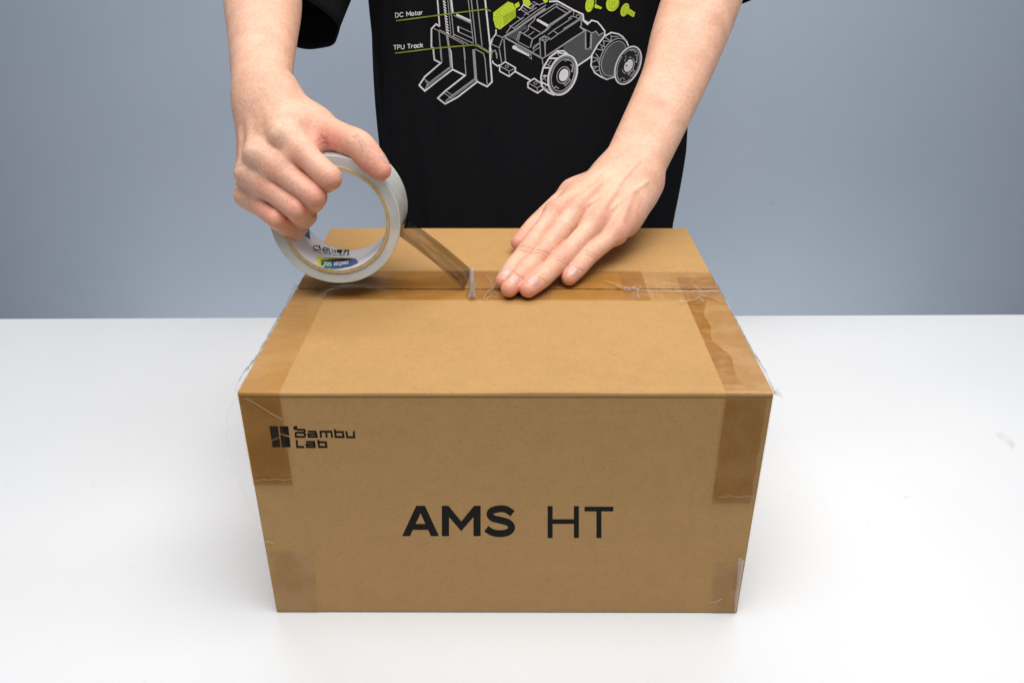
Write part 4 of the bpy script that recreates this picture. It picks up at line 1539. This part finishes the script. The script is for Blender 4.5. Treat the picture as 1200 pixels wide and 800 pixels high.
# chassis deck
white += [(a3(p), w) for p, w in (([(735, 20), (830, 15), (1030, 125), (1130, 170), (1140, 240), (1200, 275)], 1.9), ([(375, 120), (400, 110), (435, 55), (520, 105)], 1.3), ([(45, 545), (60, 470), (112, 395), (112, 345)], 1.5), ([(45, 545), (40, 620)], 1.5))]
dim += [(a3(p), w) for p, w in (([(210, 430), (330, 358), (690, 100)], 2.4), ([(580, 190), (735, 95), (820, 42), (985, 130)], 1.2), ([(625, 210), (815, 80), (940, 155)], 1.1), ([(985, 130), (740, 290), (700, 350), (530, 470)], 1.4),
                                ([(1010, 120), (755, 300), (720, 345), (640, 400)], 1.2), ([(495, 300), (630, 380)], 1.3), ([(580, 190), (560, 240), (495, 300), (490, 350), (440, 390)], 1.2), ([(390, 370), (540, 460), (515, 560)], 1.4),
                                ([(390, 370), (350, 480)], 1.2), ([(400, 385), (370, 490), (500, 560)], 1.0), ([(720, 410), (780, 360), (1000, 215)], 1.1), ([(745, 470), (840, 400), (1100, 230)], 1.1), ([(780, 360), (840, 400)], 1.0),
                                ([(625, 455), (680, 420), (742, 450), (690, 490), (625, 460), (635, 650)], 1.2), ([(690, 490), (690, 640)], 1.2), ([(960, 220), (1000, 190), (1050, 205)], 1.1), ([(1022, 130), (1022, 180)], 1.0),
                                ([(1110, 175), (1112, 300), (1095, 320), (1150, 362)], 1.3), ([(720, 650), (1155, 358)], 1.4), ([(110, 410), (190, 440), (150, 560), (60, 520), (85, 430)], 1.1), ([(60, 640), (75, 600), (105, 590), (125, 690)], 1.0),
                                ([(190, 440), (215, 425)], 1.2), ([(440, 180), (590, 90)], 1.2), ([(400, 110), (500, 175)], 1.2), ([(545, 20), (620, 60), (710, 20)], 1.2), ([(430, 90), (480, 130)], 1.0), ([(230, 390), (300, 300), (440, 200)], 1.2),
                                ([(320, 330), (590, 130), (700, 60)], 1.2), ([(360, 200), (420, 230)], 1.0), ([(500, 100), (590, 50)], 1.0), ([(820, 42), (830, 85)], 1.0), ([(490, 420), (560, 370)], 1.0), ([(545, 570), (560, 540), (625, 500)], 1.0), ([(270, 300), (330, 340)], 1.0), ([(500, 20), (560, 70), (530, 110)], 1.2))]
dim.append((a3(ellipse(680, 453, 14, 24, 0, 10)), 0.8, True))
dim.append((a3(ellipse(1075, 195, 22, 24, 0, 10)), 0.9, True))
fills_white.append(a3([(600, 218), (738, 296), (718, 322), (585, 244)]))
fills_grey = [a3([(235, 425), (330, 362), (470, 290), (480, 345), (390, 372), (352, 478)]),
              a6([(0, 245), (250, 60), (262, 275), (285, 280), (322, 240), (322, 95), (380, 65), (420, 110), (478, 80), (470, 140), (380, 270), (340, 345), (170, 478), (160, 410), (100, 340), (0, 300)])]
white += [(a5(p), w) for p, w in (([(270, 270), (290, 300), (340, 345), (400, 288), (480, 310), (540, 380), (582, 440), (578, 500)], 1.7),)]
dim += [(a5(p), w) for p, w in (([(240, 380), (310, 430), (310, 690)], 1.2), ([(250, 385), (400, 465)], 1.1), ([(390, 700), (400, 470), (460, 440), (500, 500), (560, 460)], 1.2), ([(0, 410), (160, 310), (260, 240)], 1.1))]
dim += [(a6([(262, 60), (265, 275), (285, 282), (318, 250), (322, 100)]), 1.2)]
# front wheel
white += [(a4(ellipse(893, 428, 243, 158, 20, 36)), 1.9, True), (a4([(960, 192), (900, 147), (830, 150), (740, 225), (668, 340), (640, 450), (650, 560), (720, 632), (800, 665)]), 1.9)]
white += [(a4(p), 1.9) for p in ([(835, 165), (940, 188)], [(735, 235), (835, 235)], [(672, 345), (745, 345)], [(645, 512), (722, 552)], [(660, 440), (715, 440)])]
dim += [(a4(p), 1.0) for p in ([(790, 200), (830, 170), (860, 220)], [(700, 300), (760, 330)], [(760, 260), (720, 320)], [(665, 430), (700, 500)], [(650, 490), (715, 430)], [(660, 580), (730, 600)], [(690, 560), (680, 620)], [(870, 150), (900, 190)])]
dim += [(a4(ellipse(893, 430, 222, 142, 20, 34)), 1.1, True), (a4(ellipse(895, 430, 196, 124, 20, 32)), 1.2, True), (a4(ellipse(900, 430, 100, 70, 20, 24)), 1.1, True)]
fills_white.append(a4(ellipse(906, 430, 76, 52, 20, 24)))
dim += [(a4(p), 1.3) for p in ([(985, 310), (1010, 320), (1005, 390), (985, 385)], [(905, 545), (960, 470), (980, 490), (920, 560)], [(790, 580), (815, 565), (850, 590)], [(915, 265), (960, 250), (975, 265)])]
# rear wheel and its loose disc
fills_grey.append(a6(ellipse(590, 388, 212, 122, 24, 30)))
white += [(a6([(760, 240), (740, 190), (690, 130), (640, 100), (560, 82), (480, 128), (400, 230), (335, 345), (325, 470), (370, 555), (440, 600), (510, 630), (600, 600)]), 1.8)]
dim += [(a6(ellipse(590, 388, 216, 126, 24, 34)), 1.0, True), (a6(ellipse(592, 386, 250, 150, 24, 34, 150, 375)), 1.3)]
dim += [(a6(p), 1.2) for p in ([(490, 140), (560, 185), (555, 110)], [(430, 220), (480, 250), (470, 180), (560, 190)], [(385, 275), (465, 290), (445, 245)], [(345, 370), (430, 395), (380, 330)], [(340, 430), (400, 400), (430, 470)],
                               [(340, 520), (400, 480), (350, 480)], [(360, 540), (430, 520)], [(560, 130), (640, 130)])]
fills_black = [a6(ellipse(755, 466, 236, 138, 24, 34))]
white2 = [(a6(ellipse(755, 466, 234, 136, 24, 36)), 1.8, True)]
dim2 = [(a6(ellipse(757, 468, 204, 116, 24, 32)), 1.1, True), (a6(ellipse(758, 468, 100, 66, 24, 24)), 1.1, True)]
dim2 += [(a6(p), 1.2) for p in ([(840, 350), (865, 345), (860, 430), (840, 425)], [(755, 580), (820, 515), (835, 540), (780, 600)], [(660, 630), (700, 615), (720, 640)], [(780, 295), (820, 285), (850, 320)])]
fills_pale = [a6(ellipse(762, 470, 78, 48, 24, 22))]
art('forklift_print', M_GREY_INK, 1, (), fills_grey)
art('forklift_print', M_DIM_INK, 2, dim)
art('forklift_print', M_WHITE_INK, 3, white, fills_white)
art('wheel_print', M_BLACK_PRINT, 5, (), fills_black)
art('wheel_print', M_DIM_INK, 6, dim2)
art('wheel_print', M_WHITE_INK, 7, white2, fills_pale)
art('motor_print', M_LIME, 5, (), [a3([(80, 150), (250, 20), (312, 40), (345, 110), (345, 200), (160, 347), (105, 322), (80, 230)]), a3([(330, 52), (380, 22), (392, 72), (345, 105)]),
                                   a3([(425, -30), (495, -30), (522, 60), (490, 82), (430, 42)]), a3([(640, -20), (712, -20), (722, 18), (690, 40)])], split=True)
art('motor_print', M_LIME2, 6, [(a3(p), 0.7) for p in ([(110, 165), (165, 175), (190, 190)], [(130, 190), (120, 300)], [(165, 180), (160, 330)], [(90, 200), (150, 210)], [(95, 250), (160, 280)], [(250, 22), (130, 150)])], [a3([(190, 190), (345, 112), (345, 198), (205, 295)])])
art('gear_print', M_LIME, 5, (), [a5(ellipse(372, 60, 115, 58, 12, 26)), a5([(450, 60), (545, 105), (530, 132), (440, 112)]), a5(ellipse(690, 50, 115, 88, 20, 26)), a5(ellipse(862, 140, 98, 56, 22, 26)), a5([(890, 98), (1010, 178), (988, 246), (878, 184)])], split=True)
art('gear_print', M_LIME2, 6, [(a5(ellipse(388, 50, 85, 40, 12, 22)), 0.8, True), (a5(ellipse(425, 40, 55, 34, 12, 20)), 0.8, True), (a5(ellipse(705, 45, 90, 62, 20, 22)), 0.9, True), (a5(ellipse(700, 50, 30, 20, 20, 14)), 0.9, True),
                               (a5(ellipse(880, 142, 66, 36, 22, 18)), 0.8, True), (a5([(960, 150), (940, 225)]), 0.8), (a5([(985, 165), (965, 238)]), 0.7)])
art('callout_line', M_OLIVE, 8, [(a1([(100, 245), (700, 165), (1150, 108), (1200, 132)]), 1.5), (a1([(85, 625), (560, 565), (1000, 527), (1060, 548), (1190, 628)]), 1.5)], split=True)
art('side_stitching', M_OLIVE, 1, [([(791, 247), (789.5, 256), (789, 267), (788, 285)], 0.9)])
LAY[0] = 8
ft = Flat(shirt_map, 5)
text(ft, 'DC Motor', 455 + 94 / 10, 206 / 10, 5.9, -0.66, -0.25, -5.0, 1.0, 0.20)
text(ft, 'TPU Track', 455 + 70 / 10, 585 / 10, 5.8, -0.54, -0.25, -5.0, 1.0, 0.20)
ft.build('printed_lettering', M_WHITE_INK, shirt)

# ---- trousers and shoes, below the table edge
TRO = Limb()
for s in (-1, 1):
    TRO.palm.append((Sweep([(.034 + s * .085, .715, .02), (.034 + s * .095, .715, -.30), (.034 + s * .10, .725, -.70)], [.100, .085, .070], 5), 0.03))
tv, tq = surface(TRO, (-.30, .55, -.745), (.36, .88, .10), 0.008)
mesh_obj('trousers', tv, tq, M_TROUSER, person, True)
for s in (-1, 1):
    hv, hq = surface(Sweep([(.034 + s * .10, .76, -.705), (.034 + s * .11, .62, -.713), (.034 + s * .115, .54, -.720)], [.042, .036, .028], 4), (-.25, .46, -.749), (.32, .85, -.64), 0.006)
    mesh_obj('shoe', hv, hq, M_SHOE, person, True)
